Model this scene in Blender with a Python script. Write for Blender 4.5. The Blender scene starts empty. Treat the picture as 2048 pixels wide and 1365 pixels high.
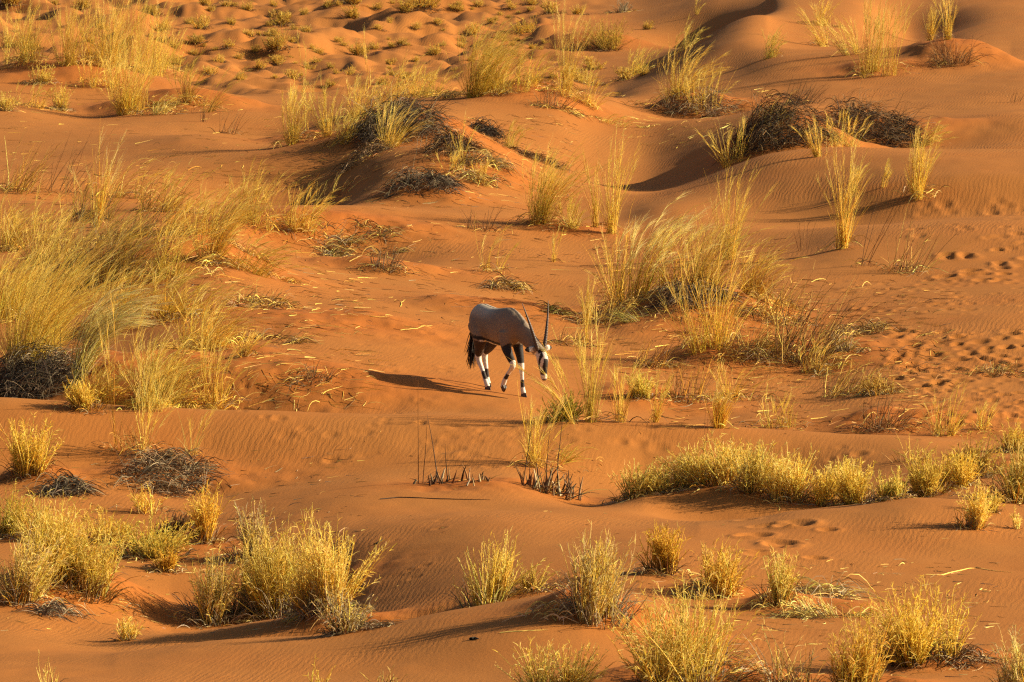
import bpy, bmesh, math, random
import numpy as np
from mathutils import Vector, Matrix

# ------------------------------------------------------------------ camera, world, sun, exposure
scene = bpy.context.scene
COL = scene.collection
PW, PH = 2048.0, 1365.0
FPX = 17280.0                       # focal length in photo pixels (long telephoto)
PITCH = math.radians(8.0)           # looking down from a high dune
CAM_H = 17.6
cam_d = bpy.data.cameras.new('camera')
cam = bpy.data.objects.new('camera', cam_d)
COL.objects.link(cam)
cam.location = (0, 0, CAM_H)
cam.rotation_euler = (math.pi / 2 - PITCH, 0, 0)
cam_d.sensor_fit = 'HORIZONTAL'
cam_d.sensor_width = 36.0
cam_d.lens = FPX / PW * 36.0
cam_d.clip_start = 0.5
cam_d.clip_end = 20000
cam_d.dof.use_dof = True
cam_d.dof.focus_distance = 118.0
cam_d.dof.aperture_fstop = 14.0
scene.camera = cam

SUN_EL, SUN_AZ = math.radians(25.0), math.radians(6.0)     # azimuth from +X towards +Y
sun_dir = Vector((math.cos(SUN_EL) * math.cos(SUN_AZ), math.cos(SUN_EL) * math.sin(SUN_AZ), math.sin(SUN_EL)))
sun_l = bpy.data.lights.new('sun', 'SUN')
sun_l.energy = 5.0
sun_l.angle = math.radians(0.5)
sun_l.color = (1.0, 0.85, 0.60)
sun = bpy.data.objects.new('sun', sun_l)
COL.objects.link(sun)
sun.rotation_euler = sun_dir.to_track_quat('Z', 'Y').to_euler()

world = bpy.data.worlds.new('World')
scene.world = world
world.use_nodes = True
wn = world.node_tree.nodes
wl = world.node_tree.links
wn.clear()
sky = wn.new('ShaderNodeTexSky')
sky.sky_type = 'NISHITA'
sky.sun_disc = False
sky.sun_elevation = SUN_EL
sky.sun_rotation = math.pi / 2 - SUN_AZ
sky.dust_density = 3.0
bg = wn.new('ShaderNodeBackground')
bg.inputs['Strength'].default_value = 0.05
wo = wn.new('ShaderNodeOutputWorld')
wl.new(sky.outputs['Color'], bg.inputs['Color'])
wl.new(bg.outputs['Background'], wo.inputs['Surface'])

scene.view_settings.view_transform = 'Standard'
scene.view_settings.look = 'None'
scene.view_settings.gamma = 1.0
scene.view_settings.use_curve_mapping = False
scene.view_settings.exposure = 0.92
scene.render.engine = 'CYCLES'
scene.cycles.max_bounces = 6
scene.cycles.use_denoising = False
scene.cycles.pixel_filter_type = 'BLACKMAN_HARRIS'
scene.cycles.filter_width = 1.25
scene.cycles.transparent_max_bounces = 4

rng = np.random.default_rng(11)

# ------------------------------------------------------------------ helpers: pixels, noise
def pix_dir(px, py):
    px = np.asarray(px, float); py = np.asarray(py, float)
    u = (px - PW / 2) / FPX
    v = (PH / 2 - py) / FPX
    dy = math.cos(PITCH) + v * math.sin(PITCH)
    dz = -math.sin(PITCH) + v * math.cos(PITCH)
    return u / dy, dz / dy              # x/Y and z/Y slopes

def vnoise(x, y, seed):
    xi = np.floor(x).astype(np.int64); yi = np.floor(y).astype(np.int64)
    fx = x - xi; fy = y - yi
    fx = fx * fx * fx * (fx * (fx * 6 - 15) + 10); fy = fy * fy * fy * (fy * (fy * 6 - 15) + 10)
    def h(a, b):
        n = (a * 374761393 + b * 668265263 + seed * 974634777) & 0xFFFFFFFF
        n = ((n ^ (n >> 13)) * 1274126177) & 0xFFFFFFFF
        return ((n ^ (n >> 16)) & 0xFFFF) / 65535.0
    a = h(xi, yi); b = h(xi + 1, yi); c = h(xi, yi + 1); d = h(xi + 1, yi + 1)
    return (a + (b - a) * fx) * (1 - fy) + (c + (d - c) * fx) * fy - 0.5

def fbm(x, y, seed, octv=4):
    s = 0; a = 1.0
    for o in range(octv):
        s = s + a * vnoise(x * 2 ** o + 17.3 * o, y * 2 ** o - 9.1 * o, seed + o)
        a *= 0.5
    return s

def pchip(xk, yk, x):
    """monotone cubic through knots xk (n,), yk (n, m) sampled at x (r,) -> (r, m)"""
    xk = np.asarray(xk, float); yk = np.asarray(yk, float)
    if yk.ndim == 1: yk = yk[:, None]
    h = np.diff(xk)[:, None]; dl = np.diff(yk, axis=0) / h
    d = np.zeros_like(yk)
    w1 = 2 * h[1:] + h[:-1]; w2 = h[1:] + 2 * h[:-1]
    same = dl[:-1] * dl[1:] > 0
    with np.errstate(divide='ignore', invalid='ignore'):
        hm = (w1 + w2) / (w1 / dl[:-1] + w2 / dl[1:])
    d[1:-1] = np.where(same, hm, 0)
    d[0] = dl[0]; d[-1] = dl[-1]
    i = np.clip(np.searchsorted(xk, x, side='right') - 1, 0, len(xk) - 2)
    t = ((x - xk[i]) / (xk[i + 1] - xk[i]))[:, None]
    hh = h[i]
    return ((1 + 2 * t) * (1 - t) ** 2 * yk[i] + t * (1 - t) ** 2 * hh * d[i]
            + t * t * (3 - 2 * t) * yk[i + 1] + t * t * (t - 1) * hh * d[i + 1])

# ------------------------------------------------------------------ dunes: one height sheet
# Each line is a contour across the dunes at a distance; it gives the height of the sand there.
LINES = [
 (84,  {0:1450, 2048:1450}),
 (88,  {0:1372, 700:1366, 1100:1340, 1400:1360, 2048:1362}),
 (93,  {0:1312, 180:1310, 400:1287, 640:1268, 740:1255, 900:1222, 1000:1205, 1130:1188, 1250:1200, 1400:1240, 1700:1255, 2048:1258}),
 (95,  {0:1292, 180:1305, 400:1312, 640:1302, 740:1288, 900:1250, 1000:1222, 1130:1194, 1250:1184, 1400:1205, 1700:1214, 2048:1218}),
 (97.5,{0:1255, 180:1278, 360:1264, 450:1252, 520:1240, 640:1232, 690:1254, 800:1225, 900:1190, 1000:1165, 1130:1150, 1300:1140, 1700:1158, 2048:1162}),
 (99.5,{0:1215, 180:1235, 360:1268, 450:1266, 520:1262, 640:1250, 700:1215, 800:1178, 900:1148, 1000:1125, 1130:1112, 1300:1100, 1700:1115, 2048:1120}),
 (105, {0:1090, 200:1110, 400:1112, 600:1085, 800:1045, 1000:1032, 1200:1041, 1348:1042, 1508:1035, 1588:1020, 1748:1006, 1828:996, 1950:1000, 2048:1010}),
 (107, {0:1060, 200:1100, 400:1085, 600:1045, 800:1025, 1000:1022, 1200:1020, 1348:1034, 1508:1052, 1588:1046, 1748:1030, 1828:1014, 1950:995, 2048:995}),
 (110, {0:1000, 200:1010, 400:1015, 600:990, 800:968, 1000:966, 1100:992, 1180:1012, 1300:985, 1400:967, 1480:962, 1560:980, 1700:985, 1828:965, 2048:955}),
 (112.5,{0:950, 200:960, 400:975, 600:955, 800:940, 1000:938, 1100:952, 1200:975, 1300:990, 1400:988, 1480:988, 1560:985, 1700:960, 1828:938, 2048:922}),
 (116, {0:795, 150:806, 330:815, 620:825, 860:832, 1000:838, 1200:843, 1400:850, 1600:862, 1800:872, 2048:890}),
 (117.6,{0:850, 330:860, 620:838, 860:828, 1000:826, 1200:852, 1400:875, 1600:885, 1800:875, 2048:880}),
 (120, {0:815, 200:795, 430:768, 620:758, 740:762, 860:774, 1000:788, 1200:818, 1400:842, 1600:842, 1800:822, 2048:830}),
 (125, {0:725, 200:700, 430:668, 620:668, 740:676, 860:694, 1000:718, 1200:742, 1400:755, 1600:762, 1800:738, 2048:740}),
 (131, {0:630, 200:595, 430:570, 620:598, 860:622, 1000:640, 1200:655, 1400:655, 1600:665, 1800:642, 2048:628}),
 (138, {0:540, 200:505, 430:495, 560:530, 700:556, 850:570, 1000:580, 1200:585, 1400:570, 1600:565, 1800:562, 2048:552}),
 (146, {0:445, 200:440, 430:450, 560:470, 700:482, 850:486, 1000:490, 1200:510, 1300:505, 1400:500, 1600:478, 1700:458, 1850:448, 2048:440}),
 (150, {0:405, 200:405, 430:410, 560:412, 700:412, 850:424, 1000:438, 1150:455, 1250:458, 1350:445, 1450:435, 1600:432, 1740:440, 1850:440, 2048:430}),
 (153, {0:400, 200:405, 430:412, 560:418, 700:408, 850:415, 1000:424, 1150:440, 1250:438, 1300:418, 1350:412, 1450:410, 1600:392, 1740:366, 1850:352, 2048:345}),
 (160, {0:345, 200:350, 400:345, 560:332, 700:308, 850:300, 1000:345, 1100:378, 1200:388, 1290:390, 1350:378, 1450:340, 1560:303, 1640:296, 1750:295, 2048:300}),
 (163, {0:338, 200:335, 400:322, 560:304, 700:290, 850:280, 1000:325, 1100:360, 1200:376, 1290:386, 1350:378, 1450:356, 1560:340, 1640:335, 1750:335, 2048:335}),
 (172, {0:290, 200:283, 400:268, 560:286, 700:272, 850:240, 1000:290, 1100:322, 1200:346, 1290:348, 1350:330, 1450:298, 1560:270, 1640:285, 1750:308, 1900:300, 2048:285}),
 (176, {0:262, 200:262, 400:272, 560:290, 700:264, 850:230, 1000:265, 1100:285, 1200:312, 1290:318, 1350:298, 1450:262, 1560:235, 1640:250, 1750:270, 1900:248, 2048:232}),
 (183, {0:215, 200:238, 400:228, 560:230, 700:212, 850:205, 1000:200, 1100:205, 1200:240, 1290:250, 1350:243, 1450:232, 1560:212, 1640:215, 1750:228, 2048:215}),
 (188, {0:190, 200:205, 400:205, 560:212, 700:200, 850:195, 950:185, 1060:172, 1180:195, 1290:232, 1350:240, 1450:238, 1560:215, 1640:205, 1750:205, 1900:195, 2048:185}),
 (196, {0:130, 150:128, 300:150, 420:180, 520:198, 640:200, 750:190, 850:183, 950:182, 1060:164, 1180:188, 1290:205, 1450:185, 1560:170, 1640:160, 1750:155, 1900:150, 2048:145}),
 (203, {0:165, 150:170, 300:185, 420:195, 520:188, 640:185, 750:185, 850:185, 950:198, 1060:205, 1180:210, 1290:175, 1450:150, 1560:112, 1640:106, 1750:98, 1850:88, 1930:82, 2000:110, 2048:130}),
 (212, {0:155, 300:165, 520:170, 750:170, 950:175, 1180:190, 1260:170, 1350:130, 1450:85, 1500:75, 1560:90, 1640:98, 1750:100, 1850:105, 1950:110, 2048:120}),
 (228, {0:110, 520:122, 950:128, 1180:135, 1260:128, 1360:98, 1450:50, 1510:26, 1560:38, 1700:52, 1800:100, 1860:95, 1950:70, 2048:65}),
 (238, {0:85, 520:95, 950:100, 1180:105, 1260:105, 1360:95, 1450:75, 1510:45, 1560:15, 1700:20, 1800:60, 1900:40, 2048:30}),
 (262, {0:40, 520:45, 950:45, 1180:40, 1260:38, 1360:15, 1420:-5, 1510:-20, 1560:-30, 1700:-25, 1850:-10, 1950:-25, 2048:-30}),
 (300, {0:-20, 700:-18, 1180:-25, 1360:-60, 1560:-90, 2048:-100}),
]
NC_IN, NC_OUT = 490, 22
A_MAX = 0.0665
a_in = np.linspace(-A_MAX, A_MAX, NC_IN)
grow = A_MAX * 1.02 ** 1 + (np.geomspace(0.004, 2.2, NC_OUT))
a_all = np.concatenate([-grow[::-1], a_in, grow])
y_near = np.concatenate([np.linspace(-120, 40, 20, endpoint=False), np.linspace(40, 86, 40, endpoint=False)])
y_mid = 1 / np.linspace(1 / 86.0, 1 / 206.0, 1040)
y_far = 1 / np.linspace(1 / 206.0, 1 / 300.0, 110)[1:]
y_out = np.geomspace(300, 9000, 50)[1:]
Ys = np.concatenate([y_near, y_mid, y_far, y_out])
NR, NCT = len(Ys), len(a_all)
pxc = np.clip(a_all * math.cos(PITCH) * FPX + PW / 2, -60, PW + 60)     # column -> photo column

def line_vals(d):
    xs = np.array(sorted(d)); vs = np.array([d[k] for k in sorted(d)], float)
    if xs[0] > -200: xs = np.concatenate([[-200], xs]); vs = np.concatenate([[vs[0]], vs])
    if xs[-1] < 2300: xs = np.concatenate([xs, [2300]]); vs = np.concatenate([vs, [vs[-1]]])
    return pchip(xs, vs, pxc)[:, 0]
KD = np.array([l[0] for l in LINES], float)
KPY = np.array([line_vals(l[1]) for l in LINES])
ker = np.exp(-0.5 * (np.arange(-14, 15) / 5.0) ** 2); ker /= ker.sum()
KPY = np.array([np.convolve(np.pad(r, 14, mode='edge'), ker, 'valid') for r in KPY])
inr = (Ys >= 86) & (Ys <= 300)
Z = np.zeros((NR, NCT))
pyg = pchip(KD, KPY, Ys[inr])
Z[inr] = CAM_H + Ys[inr][:, None] * pix_dir(0, pyg)[1]
z86, z300 = Z[inr][0], Z[inr][-1]
s_n = Ys < 86
tn = np.clip((86 - Ys[s_n]) / 86, 0, 1)[:, None]
Z[s_n] = z86 + (CAM_H - 1.7 - z86) * (tn ** 1.15) - np.clip(-Ys[s_n], 0, None)[:, None] * 0.12
s_f = Ys > 300
tf = (Ys[s_f] - 300)[:, None]
Z[s_f] = z300 + (z300.mean() - z300) * np.clip(tf / 300, 0, 1)
XX = a_all[None, :] * np.maximum(np.abs(Ys), 60)[:, None]
YY = np.repeat(Ys[:, None], NCT, 1)
Z[s_f] += (fbm(XX[s_f] / 160, YY[s_f] / 160, 5, 3) * 22) * np.clip(tf / 500, 0, 1)
out_w = np.clip((np.abs(a_all) - A_MAX) / 0.3, 0, 1)[None, :]
Z += out_w * fbm(XX / 40, YY / 40, 8, 3) * 4 * np.clip((YY - 30) / 60, 0, 1)

def gz(x, y, fld=None):
    fld = Z if fld is None else fld
    x = np.asarray(x, float); y = np.asarray(y, float)
    a = x / np.maximum(np.abs(y), 60)
    ci = np.interp(a, a_all, np.arange(NCT)); ri = np.interp(y, Ys, np.arange(NR))
    c0 = np.clip(ci.astype(int), 0, NCT - 2); r0 = np.clip(ri.astype(int), 0, NR - 2)
    fc = ci - c0; fr = ri - r0
    return ((fld[r0, c0] * (1 - fc) + fld[r0, c0 + 1] * fc) * (1 - fr)
            + (fld[r0 + 1, c0] * (1 - fc) + fld[r0 + 1, c0 + 1] * fc) * fr)

HY = 1 / np.linspace(1 / 86.5, 1 / 299.0, 3000)
def hit(px, py):
    """where the view ray of a photo pixel meets the sand: world (n,3)"""
    px = np.atleast_1d(np.asarray(px, float)); py = np.atleast_1d(np.asarray(py, float))
    res = np.zeros((len(px), 3))
    for i in range(0, len(px), 400):
        sx, sz = pix_dir(px[i:i + 400], py[i:i + 400])
        X = sx[:, None] * HY[None]; G = gz(X, np.broadcast_to(HY, X.shape))
        below = CAM_H + sz[:, None] * HY[None] <= G
        k = np.where(below.any(1), below.argmax(1), len(HY) - 1)
        y = HY[k]
        res[i:i + 400] = np.stack([sx * y, y, gz(sx * y, y)], 1)
    return res

# mounds of caught sand under the clumps: photo column, photo row, half-width, half-depth, height (m)
MOUNDS = [
 (60,772,1.3,1.3,.55), (300,772,1.5,1.3,.30), (250,540,1.4,2.0,.40), (430,520,.9,1.2,.22),
 (1370,640,1.3,2.2,.55), (1440,720,.8,1.2,.30), (1600,720,1.0,1.6,.25), (1770,840,.8,1.0,.15),
 (800,270,1.6,2.2,.5), (960,340,1.0,1.4,.30), (830,390,.8,1.1,.30), (1060,190,1.2,1.8,.25),
 (1560,282,1.3,1.8,.72), (1725,274,1.4,1.6,.5), (1390,225,1.0,1.6,.55), (1180,95,1.3,1.6,.5), (1050,62,.8,1.0,.35),
 (275,220,1.2,1.6,.35), (400,215,.9,1.3,.25), (110,150,1.6,1.8,.25), (1900,110,1.2,1.6,.40), (1740,140,1.0,1.2,.15),
 (590,285,.8,1.2,.18), (650,455,1.3,1.2,.22), (1100,455,.7,1.0,.15), (520,455,1.0,1.2,.25),
 (330,965,.95,.9,.28), (80,960,.6,.7,.22), (150,1175,.75,.75,.38), (30,1190,.7,.8,.22), (290,1105,.7,.7,.10), (350,1075,.6,.5,.22),
 (560,1215,.8,.7,.10), (680,1262,.5,.5,.16), (1190,1225,.75,.7,.22), (1370,1375,.85,.8,.30), (1840,1320,.7,.7,.20),
 (1420,1185,.5,.5,.12), (1580,1215,.6,.5,.12), (1110,985,.6,.6,.10), (900,965,.7,.7,.06),
 (1950,940,.8,.8,.2), (960,620,1.2,1.5,.18), (740,540,1.0,1.2,.15), (640,770,1.2,1.4,.15),
 (640,640,1.6,1.6,.10), (1290,800,.8,1.0,.12), (1720,1375,.6,.6,.14), (490,715,.5,.6,.08), (1250,620,.8,1.2,.2),
]
mp = hit([m[0] for m in MOUNDS], [m[1] for m in MOUNDS])
DIST = np.zeros_like(Z)
Z0 = Z.copy()
for (px, py, rx, ry, h), p in zip(MOUNDS, mp):
    dx = XX - p[0]; dy = YY - p[1]
    rxa = np.where(dx > 0, rx * 1.45, rx * 0.85)             # sand tail to the lee (right)
    wob = 1 + 0.5 * fbm(XX / (rx * 1.2), YY / (ry * 1.2), int(px), 3)
    q = (dx / rxa) ** 2 + (dy / ry) ** 2
    g = np.exp(-(q * wob) ** 1.25 * 1.1)
    Z += .8 * h * g
    DIST = np.maximum(DIST, np.exp(-q * 0.7 * wob))
# wind-scooped hollows with a steep flank
DIGS = [(1335,340,2.4,1.3,5.5,.22), (610,345,2.4,1.2,4,.75), (1600,415,1.8,1.6,2.5,.25), (1400,62,1.6,1.1,6,.8), (1840,42,.9,1.3,8,.5),
        (690,500,1.6,1.4,2.5,.25), (1380,1010,.6,.8,1.5,.12), (480,1275,.8,.8,.8,.06), (330,1060,.5,.5,.7,.12), (180,395,2,2,2.5,.2), (1120,590,1.2,1.2,2,.15)]
dpt = hit([d[0] for d in DIGS], [d[1] for d in DIGS])
for (px, py, rl, rr_, ry, h), p in zip(DIGS, dpt):
    dx = XX - p[0]; dy = YY - p[1]
    Z -= h * np.exp(-((dx / np.where(dx > 0, rr_, rl)) ** 2 + (dy / ry) ** 2) ** 1.2)
view = ((np.abs(a_all)[None, :] < A_MAX * 1.3) & (YY > 70) & (YY < 400)).astype(float)
Z += view * (fbm(XX / 1.9, YY / 3.0, 21, 4) * 0.13 * (0.35 + DIST) + fbm(XX / .35, YY / .5, 31, 3) * 0.055 * DIST)
# distant valley floor: hummocks
vm = np.clip((YY - 200) / 10, 0, 1) * np.clip((0.012 - a_all[None, :]) / 0.01, 0, 1) * view
Z += vm * (np.clip(fbm(XX / 3.2, YY / 7, 77, 3), 0, 1) * 0.9 + fbm(XX / 1.1, YY / 2.2, 78, 3) * .34 + fbm(XX / .5, YY / .9, 79, 2) * .10)

# hoof prints: dents with a pushed-up rim
def dents(px, py, r, depth):
    P = hit(px, py)
    for p, rr, dp in zip(P, r, depth):
        r0, r1 = np.searchsorted(Ys, [p[1] - 4 * rr, p[1] + 4 * rr])
        a0, a1 = np.searchsorted(a_all, [(p[0] - 3 * rr) / p[1], (p[0] + 3 * rr) / p[1]])
        if r1 <= r0 or a1 <= a0: continue
        sx = XX[r0:r1, a0:a1] - p[0]; sy = (YY[r0:r1, a0:a1] - p[1]) / 1.25
        q = (sx * sx + sy * sy) / (rr * rr)
        Z[r0:r1, a0:a1] += .6 * dp * (-np.exp(-q * 1.4) + 0.45 * np.exp(-(np.sqrt(q) - 1.35) ** 2 * 6))
def spots(n, x0, x1, y0, y1, rlo, rhi, dlo, dhi):
    dents(rng.uniform(x0, x1, n), rng.uniform(y0, y1, n), rng.uniform(rlo, rhi, n), rng.uniform(dlo, dhi, n))
spots(110, 1780, 2070, 660, 770, .07, .15, .04, .09)
spots(80, 1840, 2070, 760, 850, .06, .13, .03, .07)
spots(80, 1680, 2070, 560, 625, .05, .11, .025, .055)
spots(18, 1890, 2070, 500, 565, .10, .17, .06, .11)
spots(34, 1830, 2070, 400, 500, .08, .14, .03, .06)
spots(16, 1480, 1660, 1040, 1120, .10, .20, .04, .08)
spots(30, 560, 1000, 845, 935, .06, .14, .012, .03)
spots(6, 760, 900, 1040, 1180, .06, .10, .01, .025)
spots(12, 1000, 1350, 850, 900, .08, .14, .015, .03)
spots(24, 1400, 2000, 610, 700, .05, .10, .012, .03)
spots(16, 1650, 2048, 870, 925, .06, .12, .015, .03)
spots(40, 380, 900, 640, 860, .05, .11, .015, .035)

def grid_mesh(name):
    nv = NR * NCT
    co = np.stack([XX, YY, Z], -1).reshape(-1, 3).astype(np.float32)
    idx = np.arange(nv).reshape(NR, NCT)
    f = np.stack([idx[:-1, :-1], idx[:-1, 1:], idx[1:, 1:], idx[1:, :-1]], -1).reshape(-1, 4)
    me = bpy.data.meshes.new(name)
    me.vertices.add(nv); me.vertices.foreach_set('co', co.ravel())
    me.loops.add(f.size); me.loops.foreach_set('vertex_index', f.ravel().astype(np.int32))
    me.polygons.add(len(f))
    me.polygons.foreach_set('loop_start', np.arange(0, f.size, 4, dtype=np.int32))
    me.polygons.foreach_set('use_smooth', np.ones(len(f), bool))
    me.update(calc_edges=True)
    at = me.attributes.new('disturbed', 'FLOAT', 'POINT')
    at.data.foreach_set('value', DIST.ravel().astype(np.float32))
    return me

def new_mat(name):
    m = bpy.data.materials.new(name); m.use_nodes = True
    nt = m.node_tree; nt.nodes.clear()
    return m, nt, nt.nodes, nt.links
def N(nodes, typ, **kw):
    n = nodes.new(typ)
    for k, v in kw.items():
        if k in n.inputs: n.inputs[k].default_value = v
        else: setattr(n, k, v)
    return n

def sand_material():
    m, nt, ns, ls = new_mat('dune_sand')
    geo = N(ns, 'ShaderNodeNewGeometry')
    dis = N(ns, 'ShaderNodeAttribute', attribute_name='disturbed')
    big = N(ns, 'ShaderNodeTexNoise', Scale=0.45, Detail=5.0, Roughness=0.6)
    fine = N(ns, 'ShaderNodeTexNoise', Scale=28.0, Detail=3.0, Roughness=0.7)
    for t in (big, fine): ls.new(geo.outputs['Position'], t.inputs['Vector'])
    smooth = (0.345, 0.128, 0.024, 1); red = (0.355, 0.101, 0.013, 1); dark = (0.20, 0.063, 0.011, 1)
    mx = N(ns, 'ShaderNodeMix', data_type='RGBA')
    fac = N(ns, 'ShaderNodeMath', operation='MULTIPLY_ADD', use_clamp=True)
    fac.inputs[1].default_value = 0.8
    sub = N(ns, 'ShaderNodeMath', operation='SUBTRACT'); sub.inputs[1].default_value = 0.42
    ls.new(big.outputs['Fac'], sub.inputs[0])
    ls.new(dis.outputs['Fac'], fac.inputs[0]); ls.new(sub.outputs[0], fac.inputs[2])
    ls.new(fac.outputs[0], mx.inputs['Factor'])
    mx.inputs['A'].default_value = smooth; mx.inputs['B'].default_value = red
    mx2 = N(ns, 'ShaderNodeMix', data_type='RGBA')
    rr = N(ns, 'ShaderNodeMapRange'); rr.inputs['From Min'].default_value = 0.52; rr.inputs['From Max'].default_value = 0.75
    rr.inputs['To Max'].default_value = 0.38
    ls.new(fine.outputs['Fac'], rr.inputs['Value']); ls.new(rr.outputs['Result'], mx2.inputs['Factor'])
    ls.new(mx.outputs['Result'], mx2.inputs['A']); mx2.inputs['B'].default_value = dark
    # wind ripples: crests lie across the wind, wandering and forking
    mp_ = N(ns, 'ShaderNodeMapping'); mp_.inputs['Rotation'].default_value = (0, 0, math.radians(24)); mp_.inputs['Scale'].default_value = (1, .33, 1)
    ls.new(geo.outputs['Position'], mp_.inputs['Vector'])
    wv = N(ns, 'ShaderNodeTexWave', Scale=4.2, Distortion=9.0, Detail=2.5)
    wv.inputs['Detail Scale'].default_value = .7; wv.wave_profile = 'SIN'
    ls.new(mp_.outputs['Vector'], wv.inputs['Vector'])
    wv2 = N(ns, 'ShaderNodeTexWave', Scale=8.5, Distortion=11.0, Detail=2.0); wv2.inputs['Detail Scale'].default_value = 1.3
    ls.new(mp_.outputs['Vector'], wv2.inputs['Vector'])
    msk = N(ns, 'ShaderNodeTexNoise', Scale=0.33, Detail=3.0)
    ls.new(geo.outputs['Position'], msk.inputs['Vector'])
    mr = N(ns, 'ShaderNodeMapRange'); mr.inputs['From Min'].default_value = 0.42; mr.inputs['From Max'].default_value = 0.66
    ls.new(msk.outputs['Fac'], mr.inputs['Value'])
    inv = N(ns, 'ShaderNodeMath', operation='SUBTRACT', use_clamp=True); inv.inputs[0].default_value = 1.0
    ls.new(dis.outputs['Fac'], inv.inputs[1])
    mm = N(ns, 'ShaderNodeMath', operation='MULTIPLY'); ls.new(mr.outputs['Result'], mm.inputs[0]); ls.new(inv.outputs[0], mm.inputs[1])
    b1 = N(ns, 'ShaderNodeBump', Distance=0.0023)
    sm = N(ns, 'ShaderNodeMath', operation='MULTIPLY_ADD'); sm.inputs[1].default_value = 0.55
    ls.new(wv2.outputs['Fac'], sm.inputs[0]); ls.new(wv.outputs['Fac'], sm.inputs[2])
    ls.new(sm.outputs[0], b1.inputs['Height']); ls.new(mm.outputs[0], b1.inputs['Strength'])
    b2 = N(ns, 'ShaderNodeBump', Distance=0.01, Strength=0.5)
    ls.new(fine.outputs['Fac'], b2.inputs['Height']); ls.new(b1.outputs['Normal'], b2.inputs['Normal'])
    bs = N(ns, 'ShaderNodeBsdfPrincipled', Roughness=0.95)
    bs.inputs['Specular IOR Level'].default_value = 0.15
    ls.new(mx2.outputs['Result'], bs.inputs['Base Color']); ls.new(b2.outputs['Normal'], bs.inputs['Normal'])
    o = N(ns, 'ShaderNodeOutputMaterial'); ls.new(bs.outputs['BSDF'], o.inputs['Surface'])
    return m

ground = bpy.data.objects.new('ground', grid_mesh('ground'))
COL.objects.link(ground)
ground['kind'] = 'structure'
ground['label'] = 'rippled red orange desert sand dunes'
ground.data.materials.append(sand_material())

# ------------------------------------------------------------------ dry grass: strands as real thin tubes
C = dict(gold=(.82,.53,.055), straw=(.88,.64,.14), pale=(.90,.70,.21), cream=(.93,.77,.33), olive=(.62,.45,.06),
         green=(.42,.41,.08), amber=(.66,.35,.035), brown=(.30,.16,.05), rust=(.22,.09,.03), grey=(.27,.205,.12),
         ash=(.48,.38,.22), dark=(.060,.040,.024), soot=(.030,.024,.017))

def grass_mat(name, trans, rough=.6):
    m, nt, ns, ls = new_mat(name)
    at = N(ns, 'ShaderNodeAttribute', attribute_name='col')
    oi = N(ns, 'ShaderNodeObjectInfo')
    hs = N(ns, 'ShaderNodeHueSaturation')
    mr = N(ns, 'ShaderNodeMapRange'); mr.inputs['To Min'].default_value = .84; mr.inputs['To Max'].default_value = 1.12
    ls.new(oi.outputs['Random'], mr.inputs['Value']); ls.new(mr.outputs['Result'], hs.inputs['Value'])
    ls.new(at.outputs['Color'], hs.inputs['Color'])
    bs = N(ns, 'ShaderNodeBsdfPrincipled', Roughness=rough)
    bs.inputs['Specular IOR Level'].default_value = .25
    ls.new(hs.outputs['Color'], bs.inputs['Base Color'])
    o = N(ns, 'ShaderNodeOutputMaterial')
    if trans > 0:
        tr = N(ns, 'ShaderNodeBsdfTranslucent'); ls.new(hs.outputs['Color'], tr.inputs['Color'])
        mx = N(ns, 'ShaderNodeMixShader', Fac=trans)
        mx.inputs[0].default_value = trans
        ls.new(bs.outputs[0], mx.inputs[1]); ls.new(tr.outputs[0], mx.inputs[2]); ls.new(mx.outputs[0], o.inputs['Surface'])
    else:
        ls.new(bs.outputs[0], o.inputs['Surface'])
    return m
M_STALK = grass_mat('dry_stalk', .30)
M_PLUME = grass_mat('seed_plume', .40)
M_THATCH = grass_mat('dead_thatch', .05, .9)
M_WOOD = grass_mat('dead_wood', 0, .9)

def norm(v): return v / np.maximum(np.linalg.norm(v, axis=-1, keepdims=True), 1e-9)

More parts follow.
